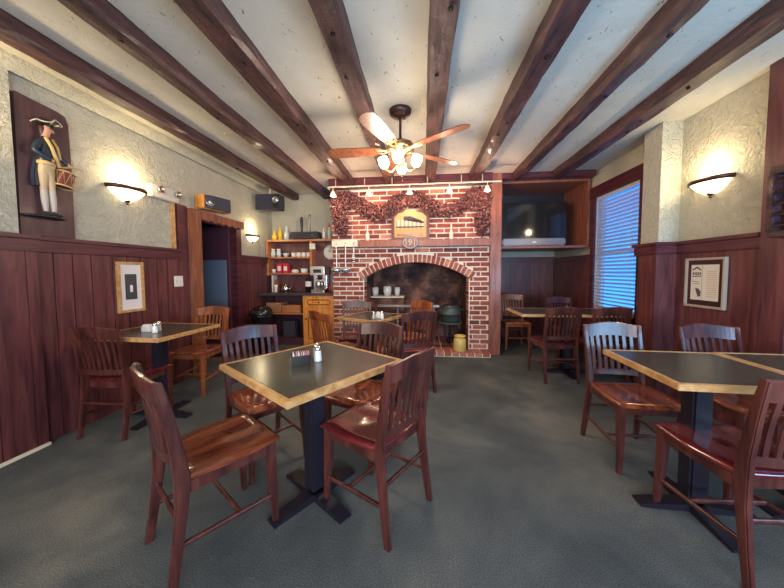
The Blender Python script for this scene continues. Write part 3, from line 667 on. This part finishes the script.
# face details, hair
mb = MB(); mb.lathe([(0, -.012), (.009, -.006), (.006, .008), (0, .012)], P(1.917, 2.302, .083), 8, 0); mb.build('nose', SK, t)
mb = MB()
for z_, y_ in ((2.313, 1.908), (2.313, 1.892)): mb.lathe([(0, -.004), (.005, 0), (0, .004)], P(y_, z_, .104), 8)
mb.lathe([(0, -.002), (.009, 0), (0, .002)], P(1.903, 2.284, .1), 8); mb.build('painted_eyes_and_mouth', BLK, t)
mb = MB(); mb.lathe([(0, .03), (.016, .024), (.022, 0), (.016, -.03), (.008, -.06), (0, -.065)], P(1.866, 2.300, .07), 12); mb.build('hair', mat('painted brown hair', (.05, .02, .015), .5), t)
# tricorne
mb = MB(); c = Vector(P(1.888, 2.335, .075)); brim = []
k = 36; top = []; 
for i in range(k):
    a = 2*math.pi*i/k; tri = .060+.016*math.cos(3*a)      # corners
    upc = .030*(1-math.cos(3*a))/2+.006
    brim.append(c+Vector((tri*math.sin(a), tri*math.cos(a)*1.15, upc+.018*math.cos(a)))); top.append(c+Vector((.034*math.sin(a), .034*math.cos(a), .004)))
mb.loft([top, brim, [p+Vector((0, 0, .005)) for p in brim], [p+Vector((0, 0, .006)) for p in top]], cap=False, smooth=True)
mb.lathe([(.036, 0), (.036, .03), (.024, .045), (0, .05)], c, 16); mb.build('tricorne_hat', BLK, t)
MB().tube([p+Vector((0, 0, .003)) for p in brim], .0045, 6, closed=True).build('hat_braid', STK, t)
# sash strap across the chest, coat tails, belt, cuffs
mb = MB(); mb.tube([P(1.855, 2.235, .11), P(1.875, 2.17, .128), P(1.90, 2.09, .125), P(1.925, 2.045, .115)], .011, 8); mb.tube([P(1.90, 2.235, .10), P(1.915, 2.18, .12), P(1.93, 2.10, .115)], .008, 8); mb.build('shoulder_strap', GOLD, t)
mb = MB(); mb.loft([[P(y+dy, z, x) for dy, x in ((-.028, .045), (.028, .045), (.022, .075), (-.022, .08))] for y, z in ((1.845, 2.08), (1.828, 2.0), (1.822, 1.93), (1.825, 1.885))]); mb.build('coat_tail', COAT, t, bevel=.008)
mb = MB(); mb.lathe([(.048, -.012), (.052, 0), (.048, .012)], P(1.87, 2.055, .075), 20); mb.build('waist_sash', GOLD, t)
# drum
dm = Matrix.Translation(P(1.965, 1.965, .095)) @ Matrix.Rotation(R(-12), 4, 'X')
mb = MB(); mb.loft([[dm @ Vector((.042*math.cos(b), .052*math.sin(b), z)) for b in [2*math.pi*j/20 for j in range(20)]] for z in (-.055, .055)], smooth=True); dr = mb.build('drum', 'red', t); dr.data.materials[0] = mat('painted maroon drum', (.16, .025, .03), .4)
mb = MB()
for z in (-.055, .055): mb.tube([dm @ Vector((.045*math.cos(b), .055*math.sin(b), z)) for b in [2*math.pi*j/20 for j in range(20)]], .006, 6, closed=True)
for j in range(8):
    b0 = 2*math.pi*j/8; b1 = b0+.39; mb.tube([dm @ Vector((.044*math.cos(b0), .054*math.sin(b0), .052)), dm @ Vector((.044*math.cos(b1), .054*math.sin(b1), -.052)), dm @ Vector((.044*math.cos(b1+.39), .054*math.sin(b1+.39), .052))], .002, 4)
mb.build('drum_hoops', GOLD, dr)
MB().tube([P(1.93, 2.045, .13), P(1.99, 2.062, .14), P(2.07, 2.072, .12)], .0045, 6).build('drumstick', GOLD, t)
mb = MB(); mb.lathe([(0, -.010), (.11, -.010), (.125, -.002), (.115, .006), (0, .008)], P(1.86, 1.672, .055), 28, sx=.45); mb.build('oval_base', BLK, t)

# ================================================ TV CORNER
t = thing('television_cabinet', (0, 4.6, 1.60), 'open wooden television niche hung in the back right corner', 'cabinet')
MB().box((1.145, 0, 0), (2.44, .75, .035)).build('niche_floor', 'post', t, bevel=.003)
MB().box((2.405, 0, .035), (2.44, .75, 1.0)).build('side_panel', 'post', t)
MB().box((1.145, .0, .97), (2.405, .75, 1.0)).build('niche_top', 'post', t)
MB().box((1.145, .72, .035), (2.405, .75, .97)).build('back_panel', 'black', t)
t = thing('television', (1.75, 4.86, 1.637), 'flat black television with silver base in the corner niche', 'television', None, R(0))
MB().box((-.52, -.03, .12), (.48, .10, .70)).build('television_bezel', 'blackglass', t, bevel=.01)
MB().box((-.42, -.033, .17), (.38, -.029, .66)).build('television_screen', 'tvscreen', t)
MB().box((-.50, -.09, .015), (.45, -.02, .13)).build('speaker_bar', 'silver', t, bevel=.02)
MB().box((-.42, -.07, 0), (.38, .12, .02)).build('television_base', 'blackglass', t)
MB().box((-.05, -.094, .06), (.01, -.089, .08)).build('maker_badge', 'white', t)

# ================================================ DRINKS STATION
t = thing('counter_unit', (0, 4.72, 0), 'drinks counter with dark top, open bay and orange cabinet left of the chimney', 'cabinet')
mb = MB(); mb.prism([(-2.77, -.08), (-1.44, -.04), (-1.44, .45), (-2.77, .45)], 'z', .865, .905); mb.build('countertop', 'blackglass', t, bevel=.008); t.children[-1].data.materials[0] = mat('dark slate countertop', (.05, .04, .045), .3)
MB().box((-2.03, .0, .0), (-1.45, .45, .865)).build('cabinet_body', 'cab', t)
d = MB().box((-2.0, -.02, .66), (-1.48, 0, .84)).build('drawer', 'cab', t, bevel=.006)
MB().tube([(-1.92+.03*0, -.021, .71), (-1.57, -.021, .71), (-1.545, -.021, .75), (-1.57, -.021, .79), (-1.92, -.021, .79), (-1.945, -.021, .75)], .007, 5, closed=True).build('drawer_groove', 'bronze', d)
MB().lathe([(0, .03), (.014, .024), (.014, .014), (.006, 0)], n=12).build('drawer_knob', 'black', d).matrix_local = Matrix.Translation((-1.74, -.02, .75)) @ Matrix.Rotation(R(90), 4, 'X')
d = MB().box((-2.0, -.02, .06), (-1.48, 0, .63)).build('cabinet_door', 'cab', t, bevel=.006)
MB().tube([(-1.93, -.021, .13), (-1.55, -.021, .13), (-1.55, -.021, .50), (-1.62, -.021, .54), (-1.74, -.021, .57), (-1.86, -.021, .54), (-1.93, -.021, .50)], .007, 5, closed=True).build('door_groove', 'bronze', d)
MB().lathe([(0, .03), (.014, .024), (.014, .014), (.006, 0)], n=12).build('door_knob', 'black', d).matrix_local = Matrix.Translation((-1.965, -.02, .47)) @ Matrix.Rotation(R(90), 4, 'X')
MB().box((-2.76, .05, .53), (-2.03, .45, .555)).build('under_shelf', 'shelf', t)
MB().box((-2.76, .43, 0), (-2.03, .45, .865)).build('back_panel', 'door_leaf', t)
MB().box((-2.76, .05, 0), (-2.03, .43, .12)).build('bay_floor', 'door_leaf', t)
def item(name, mb, mats, loc, label, cat, group=None, bevel=0):
    o = mb.build(name, mats, bevel=bevel); o.location = loc; tag(o, label, cat, group); return o
item('cardboard_box', MB().box((-.14, -.13, 0), (.14, .13, .17)), 'carton', (-2.60, 4.93, .557), 'left of two brown boxes on the shelf under the counter', 'box', bevel=.004)
item('cardboard_box', MB().box((-.17, -.13, 0), (.17, .13, .13)), 'shelf', (-2.28, 4.93, .557), 'lower orange box right of the taller box under the counter', 'box', bevel=.004)
item('storage_tub', MB().prism([(-.11, -.1), (.11, -.1), (.11, .1), (-.11, .1)], 'z', 0, .28), 'speakerfabric', (-2.35, 4.93, .122), 'grey plastic tub on the floor of the open counter bay', 'tub', bevel=.02)
t2 = thing('trash_bin', (-2.52, 4.28, 0), 'black dome topped trash bin in front of the drinks counter', 'bin')
MB().lathe([(0, 0), (.13, 0), (.15, .56), (.165, .57), (.165, .60), (0, .60)], n=24).build('bin_body', 'blackglass', t2); MB().lathe([(.17, .60), (.175, .62), (.14, .69), (.08, .725), (0, .735)], n=24).build('bin_lid', 'blackglass', t2)
MB().box((-.07, -.165, .62), (.07, -.10, .67)).build('bin_flap', 'steel', t2, bevel=.004)
# shelf unit
t = thing('wall_shelf_unit', (0, 4.95, 0), 'reddish wooden wall shelf unit above the drinks counter', 'shelf')
MB().box((-2.79+.03, -.03, 1.80), (-1.44, .2, 1.835)).build('top_shelf', 'shelf', t, bevel=.003)
MB().box((-2.76, 0, 1.505), (-1.975, .2, 1.53)).build('middle_shelf', 'shelf', t); MB().box((-2.76, 0, 1.22), (-1.975, .2, 1.245)).build('lower_shelf', 'shelf', t)
MB().box((-2.79+.01, -.02, 1.20), (-2.745, .2, 1.80)).build('side_panel', 'shelf', t); MB().box((-1.985, 0, 1.20), (-1.945, .2, 1.80)).build('side_panel', 'shelf', t)
MB().box((-2.76, .19, .906), (-1.44, .2235, 1.80)).build('back_panel', 'panel', t)
TS, MS, LS, CT = 1.836, 1.531, 1.246, .906
def lat(prof, n=14): return MB().lathe(prof, n=n)
item('spirit_bottle', lat([(0, 0), (.04, 0), (.042, .12), (.015, .2), (.015, .26), (0, .26)]), 'yellow', (-2.55, 5.02, TS), 'tall yellow bottle at the left of the top shelf', 'bottle')
item('glass_decanter', lat([(0, 0), (.05, 0), (.055, .08), (.02, .13), (.025, .17), (0, .17)]), 'yellow', (-2.66, 5.02, TS), 'squat amber decanter at the far left of the top shelf', 'bottle')
item('glass_carafe', lat([(0, 0), (.045, 0), (.05, .1), (.02, .17), (.02, .22), (.028, .25), (0, .25)]), 'clearglass', (-2.42, 4.99, TS), 'clear glass carafe left of the black receiver', 'carafe')
t2 = thing('media_receiver', (-2.06, 5.02, TS), 'flat dark electronic receiver on the top shelf', 'receiver')
MB().box((-.26, -.10, .01), (.24, .10, .13)).build('case', 'speakerfabric', t2, bevel=.006); MB().box((-.24, -.105, .03), (.22, -.10, .11)).build('front_panel', 'black', t2)
for x in (-.2, .2): MB().lathe([(0, 0), (.02, 0), (.02, .012), (0, .012)], (x, -.05, 0), 8).build('foot', 'black', t2)
MB().lathe([(0, .015), (.014, .012), (.016, 0)], n=12).build('dial', 'steel', t2).matrix_local = Matrix.Translation((.14, -.105, .07)) @ Matrix.Rotation(R(90), 4, 'X')
item('tap_handle', lat([(0, 0), (.022, 0), (.018, .05), (.026, .15), (.03, .22), (.02, .27), (0, .28)], 10), 'speakerfabric', (-2.15, 5.02, TS+.13), 'dark bulbous tap handle standing on the receiver, left of the pale one', 'tap handle')
item('tap_handle', lat([(0, 0), (.018, 0), (.013, .06), (.014, .24), (.024, .26), (.024, .31), (0, .32)], 10), 'silver', (-2.00, 5.02, TS+.13), 'slim pale tap handle standing on the receiver, right of the dark one', 'tap handle')
def bottle(x, y, z, m1, m2, l, h=.2, r=.028):
    t2 = thing('small_bottle', (x, y, z), l, 'bottle'); lat([(0, 0), (r, 0), (r, h*.5), (r*.45, h*.7), (r*.45, h*.8), (0, h*.8)], 12).build('bottle_body', m1, t2)
    lat([(r*.5, h*.78), (r*.55, h*.9), (r*.35, h), (0, h)], 10).build('bottle_cap', m2, t2)
bottle(-1.74, 5.0, TS, 'white', 'white', 'small white bottle right of the receiver on the top shelf')
bottle(-1.64, 5.0, TS, 'clearglass', 'red', 'red topped bottle on the top shelf', .27)
bottle(-1.55, 5.0, TS, 'green', 'green', 'bright green bottle at the right end of the top shelf', .26)
t2 = thing('round_wall_clock', (-1.665, 5.14, 1.615), 'round white plate clock hanging under the right end of the top shelf', 'clock')
mb = MB().lathe([(0, .018), (.10, .016), (.122, .022), (.13, .01), (.13, 0), (0, 0)], n=32); o = mb.build('clock_face', 'white', t2); o.matrix_local = Matrix.Rotation(R(90), 4, 'X')
MB().tube([(0, -.024, 0), (-.045, -.024, .03)], .004, 5).build('clock_hand', 'black', t2); MB().tube([(0, -.024, 0), (.01, -.024, .075)], .003, 5).build('clock_hand', 'black', t2)
mb = MB()
for k in range(12):
    a = k*math.pi/6; mb.obox((.098*math.sin(a), -.022, .098*math.cos(a)), (.006, .003, .016), (0, a, 0))
mb.build('hour_marks', 'black', t2)
item('white_box', MB().box((-.05, -.02, 0), (.05, .02, .10)), 'cream', (-1.915, 4.91, 1.655), 'small cream box fixed at the top of the shelf side panel', 'box', bevel=.004)
# mugs
def mug(x, z, l, m='white', r=.038, h=.08, y=5.03):
    t2 = thing('mug', (x, y, z), l, 'mug', 'mugs on the middle shelf'); lat([(0, 0), (r*.9, 0), (r, h*.4), (r, h), (r*.9, h), (r*.85, h*.15), (0, h*.12)], 16).build('mug_body', m, t2)
    MB().tube([(r*.95, 0, h*.8), (r*1.5, 0, h*.7), (r*1.5, 0, h*.3), (r*.95, 0, h*.2)], .006, 6).build('mug_handle', m, t2)
for k, x in enumerate((-2.32, -2.225, -2.13, -2.04)): mug(x, MS, ['white mug at the left of the four mugs on the middle shelf', 'white mug, second from left of the four mugs on the middle shelf', 'white mug, third from left of the four mugs on the middle shelf', 'white mug nearest the right end of the middle shelf'][k])
for k, x in enumerate((-2.70, -2.595)): item('glass_pitcher', lat([(0, 0), (.035, 0), (.045, .07), (.03, .12), (.035, .15), (.03, .15), (.025, .12), (0, .1)]), 'clearglass', (x, 5.03, MS), ['leftmost clear pitcher on the middle shelf', 'clear pitcher right beside the leftmost pitcher on the middle shelf'][k], 'pitcher')
item('clear_bowl', lat([(0, 0), (.03, 0), (.06, .07), (.055, .07), (.025, .012), (0, .01)]), 'clearglass', (-2.46, 5.03, MS), 'small clear bowl between pitchers and mugs on the middle shelf', 'bowl')
for k, x in enumerate((-2.57, -2.455)):
    t2 = thing('red_tin', (x, 5.03, LS), ['left of two red tins with white labels on the lower shelf', 'right of two red tins with white labels on the lower shelf'][k], 'tin', 'red tins on the lower shelf')
    MB().box((-.05, -.05, 0), (.05, .05, .17)).build('tin_body', 'red', t2, bevel=.008); MB().box((-.03, -.053, .04), (.03, -.05, .12)).build('tin_label', 'white', t2)
item('white_cup', lat([(0, 0), (.03, 0), (.04, .07), (.035, .07), (0, .02)]), 'white', (-2.68, 5.0, LS), 'white cup at the far left of the lower shelf', 'cup')
item('butter_dish', lat([(0, 0), (.06, 0), (.07, .03), (.05, .06), (0, .065)]), 'cream', (-2.29, 5.02, LS), 'low cream covered dish right of the red tins', 'dish')
item('stacked_plates', lat([(0, 0), (.05, 0), (.07, .02), (.05, .025), (.07, .045), (.05, .05), (.075, .075), (0, .075)]), 'white', (-2.12, 5.02, LS), 'short stack of white bowls at the right of the lower shelf', 'bowls')
# counter items
t2 = thing('teapot', (-2.43, 4.93, CT), 'small round steel teapot in the middle of the counter', 'teapot')
lat([(0, 0), (.05, 0), (.075, .05), (.06, .10), (.03, .115), (0, .118)], 18).build('teapot_body', 'chrome', t2); lat([(0, .115), (.02, .118), (.008, .13), (.012, .145), (0, .15)], 10).build('teapot_lid', 'chrome', t2)
MB().tube([(.06, 0, .04), (.10, 0, .07), (.115, 0, .11)], [.014, .01, .007], 8).build('spout', 'chrome', t2); MB().tube([(-.06, 0, .09), (-.1, 0, .085), (-.1, 0, .04), (-.065, 0, .03)], .006, 6).build('handle', 'black', t2)
item('cream_jug', lat([(0, 0), (.03, 0), (.022, .05), (.035, .13), (.03, .13), (.018, .05), (0, .03)]), 'cream', (-2.60, 4.9, CT), 'small cream flared jug left of the teapot', 'jug')
for k, (x, h, m_) in enumerate(((-2.735, .27, 'bronze'), (-2.70, .30, 'matboard'), (-2.665, .22, 'carton'))):
    item('standing_menu', MB().box((-.012, -.08, 0), (.012, .08, h)), m_, (x, 5.05, CT), ['dark standing menu at the far left of the counter', 'tall white standing menu on the counter', 'brown standing menu right of the white one on the counter'][k], 'menu')
t2 = thing('syrup_bottle', (-2.02, 4.95, CT), 'dark bottle with white label left of the espresso machine', 'bottle')
lat([(0, 0), (.05, 0), (.052, .2), (.02, .26), (.02, .31), (0, .31)]).build('bottle_body', 'blackglass', t2); lat([(.0535, .10), (.0535, .19)]).build('bottle_label', 'matboard', t2)
t2 = thing('espresso_machine', (-1.81, 4.93, CT), 'chrome espresso machine on the counter under the clock', 'coffee machine')
MB().box((-.12, -.10, 0), (.12, .16, .05)).build('machine_base', 'chrome', t2, bevel=.006); MB().box((-.12, .04, .05), (.12, .16, .30)).build('machine_column', 'chrome', t2, bevel=.006)
MB().box((-.13, -.10, .30), (.13, .16, .45)).build('machine_head', 'steel', t2, bevel=.012); lat([(0, .22), (.03, .22), (.035, .30), (0, .30)]).build('brew_group', 'black', t2)
MB().tube([(0, -.0, .245), (0, -.14, .24)], .01, 8).build('portafilter', 'black', t2); MB().lathe([(0, .05), (.055, .05), (.06, .17), (.045, .19), (0, .19)], (0, -.03, 0), 16).build('coffee_pot', 'steel', t2)
MB().box((-.07, -.104, .34), (.07, -.10, .40)).build('control_panel', 'black', t2)
t2 = thing('spray_bottle', (-1.52, 4.9, CT), 'pale blue spray bottle with green label at the right end of the counter', 'spray bottle')
lat([(0, 0), (.038, 0), (.04, .12), (.014, .17), (.014, .19), (0, .19)]).build('bottle_body', 'blue', t2); MB().box((-.04, -.015, .19), (.018, .015, .225)).build('spray_head', 'white', t2, bevel=.004); lat([(.041, .03), (.0415, .09)]).build('bottle_label', 'green', t2)
for k, (x, m_) in enumerate(((-1.64, 'red'), (-1.60, 'carton'))): item('small_canister', lat([(0, 0), (.018, 0), (.018, .13), (0, .13)], 10), m_, (x, 4.98, CT), ['slim red canister right of the espresso machine', 'slim brown canister between red canister and spray bottle'][k], 'canister')

# ================================================ CHAIRS
def by(z): return -.205-(z-.45)*.18 if z > .45 else -.205-(.45-z)*.10
def make_chair(wd, st):
    t = bpy.data.objects.new('slat_back_chair', None); t.empty_display_size = .1; C.objects.link(t); t['category'] = 'chair'
    n = 14; mb = MB(); g = []
    for lvl in (0, 1):
        for i in range(n+1):
            for j in range(n+1):
                u = -1+2*i/n; v = -1+2*j/n; hw = .215 if v > 0 else .215+.022*v
                x = u*math.sqrt(1-v*v*.10)*hw*1.03; y = v*math.sqrt(1-u*u*.10)*.222+.01
                e = min(1-abs(u), 1-abs(v)); rd = min(1, e/.14); rd = math.sqrt(max(0, 1-(1-rd)**2))
                z = .437+.013*rd-.013*max(0, (1-u*u)*(1-v*v))*(1-.55*math.exp(-(u/.22)**2)*(v > 0)) if lvl else .437-.017*(1 if e > 0 else 0)
                if not lvl and e <= 0: z = .425
                mb.v.append((x, y, z))
    k = (n+1)**2
    for i in range(n):
        for j in range(n):
            a = i*(n+1)+j; f = (a, a+n+1, a+n+2, a+1); mb.f.append([q+k for q in f]); mb.m.append(0); mb.sm.append(True); mb.f.append(list(reversed(f))); mb.m.append(0); mb.sm.append(False)
    per = [(i, 0) for i in range(n)]+[(n, j) for j in range(n)]+[(i, n) for i in range(n, 0, -1)]+[(0, j) for j in range(n, 0, -1)]
    for q in range(len(per)):
        a = per[q][0]*(n+1)+per[q][1]; b_ = per[(q+1) % len(per)]; b_ = b_[0]*(n+1)+b_[1]; mb.f.append([a, b_, b_+k, a+k]); mb.m.append(0); mb.sm.append(False)
    mb.build('seat', st, t)
    mb = MB(); mb.box((-.185, .165, .37), (.185, .185, .42)); mb.box((-.175, -.19, .37), (.175, -.17, .42)); mb.box((-.192, -.18, .37), (-.172, .17, .42)); mb.box((.172, -.18, .37), (.192, .17, .42)); mb.build('apron', wd, t)
    for s_ in (-1, 1):
        mb = MB(); mb.loft([[(s_*x+dx, y+dy, z) for dx, dy in ((-h, -h), (h, -h), (h, h), (-h, h))] for x, y, z, h in ((.19, .195, 0, .014), (.187, .19, .12, .0165), (.182, .182, .26, .021), (.18, .178, .42, .0225))]); mb.build('leg', wd, t, bevel=.004)
        mb = MB(); secs = []
        for z, y, d, w_ in ((0, -.262, .017, .014), (.15, -.238, .020, .015), (.32, -.215, .024, .016), (.43, -.207, .029, .016), (.52, -.215, .026, .0155), (.68, -.243, .021, .0145), (.80, -.268, .018, .0135), (.842, -.278, .015, .013)):
            x = s_*(.182+.012*abs(z-.43)/.43); secs.append([(x+dx*w_, y+dy*d, z) for dx, dy in ((-1, -1), (1, -1), (1, 1), (-1, 1))])
        mb.loft(secs); mb.build('leg', wd, t, bevel=.005)
    def curv(x): return -.030*(1-(x/.2)**2)
    br = MB(); N = 16; secs = []
    for i in range(N+1):
        x = -.207+.414*i/N; q = x/.207; yt = by(.86)+curv(x)*1.1; yb = by(.765)+curv(x)*1.1; zt = .845+.022*(math.cos(q*math.pi*.95)*.5+.5)**.8+ (0.004 if abs(q) > .9 else 0); zb = .765+.006*math.cos(q*3)
        secs.append([(x, yb-.011, zb), (x, yb+.011, zb), (x, yt+.011, zt-.004), (x, yt+.004, zt), (x, yt-.008, zt), (x, yt-.012, zt-.005)])
    br.loft(secs, smooth=False)
    secs = []
    for i in range(N+1):
        x = -.18+.36*i/N; y = by(.51)+curv(x)*.85; secs.append([(x, y-.010, .488), (x, y+.010, .488), (x, y+.009, .528), (x, y-.009, .528)])
    b = br.build('backrest', wd, t); MB().loft(secs).build('lower_rail', wd, b)
    for k in range(7):
        x0 = -.135+k*.045; mb = MB(); secs = []
        for i in range(7):
            z = .515+.262*i/6; x = x0*(1+.06*i/6); y = by(z)+curv(x)*(.85+.25*i/6)+.006*math.sin(i/6*math.pi); secs.append([(x-.0115, y-.005, z), (x+.0115, y-.005, z), (x+.0115, y+.005, z), (x-.0115, y+.005, z)])
        mb.loft(secs).build('slat', wd, b)
    for s_ in (-1, 1): MB().tube([(s_*.185, -.232, .17), (s_*.187, .185, .15)], .011, 8).build('stretcher', wd, t)
    MB().tube([(-.186, .02, .158), (.186, .02, .158)], .011, 8).build('stretcher', wd, t)
    MB().tube([(-.182, -.222, .26), (.182, -.222, .26)], .011, 8).build('stretcher', wd, t)
    for c in t.children_recursive: c.data.transform(Matrix.Diagonal((.94, .94, 1, 1)))
    return t
TPL = {}
def hd(nx, ny): return -math.atan2(nx, ny)
def chair(x, y, nx, ny, label, kind, group):
    if kind not in TPL:
        c = make_chair(*{'dark': ('chair_dark', 'seat_dark'), 'honey': ('chair_honey_lamplit', 'seat_honey'), 'red': ('chair_dark', 'seat_red'), 'lamplit': ('chair_honey_lamplit', 'seat_dark')}[kind]); TPL[kind] = c
        c.location = (x, y, 0); c.rotation_euler = (0, 0, hd(nx, ny)); c['label'] = label; c['group'] = group; return c
    return dup(TPL[kind], (x, y, 0), hd(nx, ny), label, group)
G1, G2, G3, G4, G5 = 'chairs around the front table', 'chairs around the table by the fireplace', 'chairs at the left wall table', 'chairs at the right tables', 'chairs at the window corner table'
chair(-.985, 1.27, .55, .835, 'dark wood chair with chestnut seat turned sideways at the front left of the front table', 'dark', G1)
chair(-.27, 1.525, -.85, .53, 'dark wood slat back chair with red seat at the front table, nearest the photo centre', 'red', G1)
chair(-1.05, 1.82, .80, -.60, 'dark slat back chair behind the left corner of the front table', 'dark', G1)
chair(-.42, 1.95, -.36, -.93, 'dark chair behind the right corner of the front table, its seat under the tabletop', 'dark', G1)
chair(-.15, 3.12, -.45, .89, 'dark purple slat back chair at the near right of the fireplace table', 'red', G2)
chair(-.86, 3.62, .15, -.99, 'dark chair between the fireplace table and the brick jamb', 'red', G2)
chair(-.19, 3.72, -.68, -.73, 'orange wood chair with only its top rail showing in front of the fireplace opening', 'honey', G2)
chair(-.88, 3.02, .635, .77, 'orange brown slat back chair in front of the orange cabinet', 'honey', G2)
chair(-2.42, 2.13, -.04, 1, 'near black slat back chair at the near end of the left wall table', 'red', G3)
chair(-2.42, 2.86, .05, -1, 'lamplit orange chair at the far end of the left wall table', 'lamplit', G3)  # orange lamp light painted into the wood colour of a dark chair
chair(1.39, 2.05, -.03, -1, 'dark chair with bright chestnut seat at the left end of the right tables', 'dark', G4)
chair(1.43, 1.46, -.05, 1, 'large dark chair with red seat at the lower right corner of the photo', 'red', G4)
chair(2.02, 2.02, 0, -1, 'dark chair with pale blue sheen on its back behind the right tables', 'dark', G4)
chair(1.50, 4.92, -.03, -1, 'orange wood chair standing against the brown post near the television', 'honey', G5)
chair(1.52, 3.60, -.08, 1, 'dark red slat back chair at the near left of the window corner table', 'red', G5)
chair(2.08, 4.42, .08, -1, 'purple dark chair on the far side of the window corner table', 'red', G5)
chair(2.03, 3.60, -.02, 1, 'dark chair at the near right of the window corner table under the blind', 'dark', G5)

# ================================================ TABLES
def table(x, y, w_, d, rz, label, h=.76):
    t = thing('pedestal_table', (x, y, 0), label, 'table', 'black topped oak edged tables', rz)
    e = .026
    mb = MB(); a, b = w_/2, d/2
    o4 = [(-a, -b), (a, -b), (a, b), (-a, b)]; i4 = [(-a+e, -b+e), (a-e, -b+e), (a-e, b-e), (-a+e, b-e)]
    mb.loft([[(x_, y_, z) for x_, y_ in q] for q, z in ((o4, h-.030), (o4, h), (i4, h), (i4, h-.030))], closed=True)
    mb.build('table_edge', 'oak', t, bevel=.003)
    MB().box((-a+e, -b+e, h-.029), (a-e, b-e, h-.001)).build('tabletop', 'laminate', t)
    MB().box((-.045, -.045, .05), (.045, .045, h-.06)).build('pedestal', 'black', t, bevel=.01)
    mb = MB(); mb.box((-a*.6, -.04, h-.06), (a*.6, .04, h-.030)); mb.box((-.04, -b*.6, h-.06), (.04, b*.6, h-.030)); mb.build('top_bracket', 'black', t)
    mb = MB()
    for q in (0, 1):
        L = .26; pr = [(-L, 0), (L, 0), (L, .014), (.06, .038), (-.06, .038), (-L, .014)]
        if q: mb.loft([[(u, v, z) for u, z in pr] for v in (-.035, .035)])
        else: mb.loft([[(v, u, z) for u, z in pr] for v in (-.035, .035)])
    mb.build('cross_base', 'black', t, bevel=.004)
    return t
table(-.600, 1.515, .705, .705, R(-34.9), 'square black topped table with oak edge in the left foreground')
table(-.58, 3.22, .56, .56, R(-26), 'black topped table in front of the fireplace')
table(-2.29, 2.28, .66, .64, R(-2), 'black topped table against the left wainscot below the small framed picture')
table(1.41, 1.63, .60, .58, R(-2.5), 'black topped table at right, its left corner free, pushed against its twin')
table(2.02, 1.62, .60, .58, R(-2.5), 'black topped table at the right edge, pushed against its twin')
table(1.75, 3.75, 1.25, .62, R(0), 'long black topped table under the tall blind by the television corner')

# table settings
def shaker(x, y, z, m_, l, lx=''):
    t = thing('shaker', (x, y, z), l, 'shaker'); lat([(0, 0), (.021, 0), (.022, .01), (.017, .055), (.015, .062), (0, .062)], 12).build('shaker_glass', m_, t)
    lat([(.016, .060), (.017, .064), (.016, .076), (.009, .084), (0, .085)], 12).build('shaker_cap', 'chrome', t)
def caddy(x, y, z, rz, l):
    t = thing('sugar_caddy', (x, y, z), l, 'caddy', None, rz)
    mb = MB(); mb.box((-.05, -.028, 0), (.05, .028, .005)); mb.box((-.05, -.028, .005), (.05, -.024, .05)); mb.box((-.05, .024, .005), (.05, .028, .05)); mb.box((-.05, -.024, .005), (-.046, .024, .05)); mb.box((.046, -.024, .005), (.05, .024, .05)); mb.build('caddy_box', 'blackglass', t)
    mb = MB(); rnd = random.Random(2)
    for k in range(10): mb.obox((-.04+k*.0088, 0, .036), (.003, .042, .06), (0, rnd.uniform(-.15, .15), 0), rnd.choice([0, 0, 1]))
    mb.build('sugar_packets', ['white', mat('pink paper', (.75, .35, .38), .7)], t)
shaker(-.612, 1.595, .76, 'pepper', 'glass pepper shaker on the front table, behind the salt shaker')
shaker(-.580, 1.535, .76, 'shaker', 'glass salt shaker on the front table, nearest the camera of its pair')
caddy(-.655, 1.475, .76, R(30), 'small black caddy of sugar packets on the front table')
shaker(-2.20, 2.15, .76, 'shaker', 'clear salt shaker on the left wall table, right of the packet caddy')
shaker(-2.235, 2.22, .76, 'pepper', 'pepper shaker on the left wall table behind its salt shaker')
t = thing('packet_caddy', (-2.31, 2.20, .76), 'white caddy of packets on the left wall table', 'caddy')
MB().box((-.04, -.03, 0), (.04, .03, .045)).build('caddy_box', 'white', t, bevel=.004); MB().box((-.033, -.022, .04), (.033, .022, .06)).build('sugar_packets', 'matboard', t)
shaker(-.51, 2.96, .76, 'pepper', 'pepper shaker on the fireplace table, left of the white caddy')
shaker(-.43, 3.0, .76, 'shaker', 'salt shaker on the fireplace table, right of the white caddy')
t = thing('packet_caddy', (-.465, 3.06, .76), 'white caddy of packets on the fireplace table', 'caddy')
MB().box((-.035, -.03, 0), (.035, .03, .05)).build('caddy_box', 'white', t, bevel=.004); MB().box((-.028, -.022, .045), (.028, .022, .065)).build('sugar_packets', 'matboard', t)
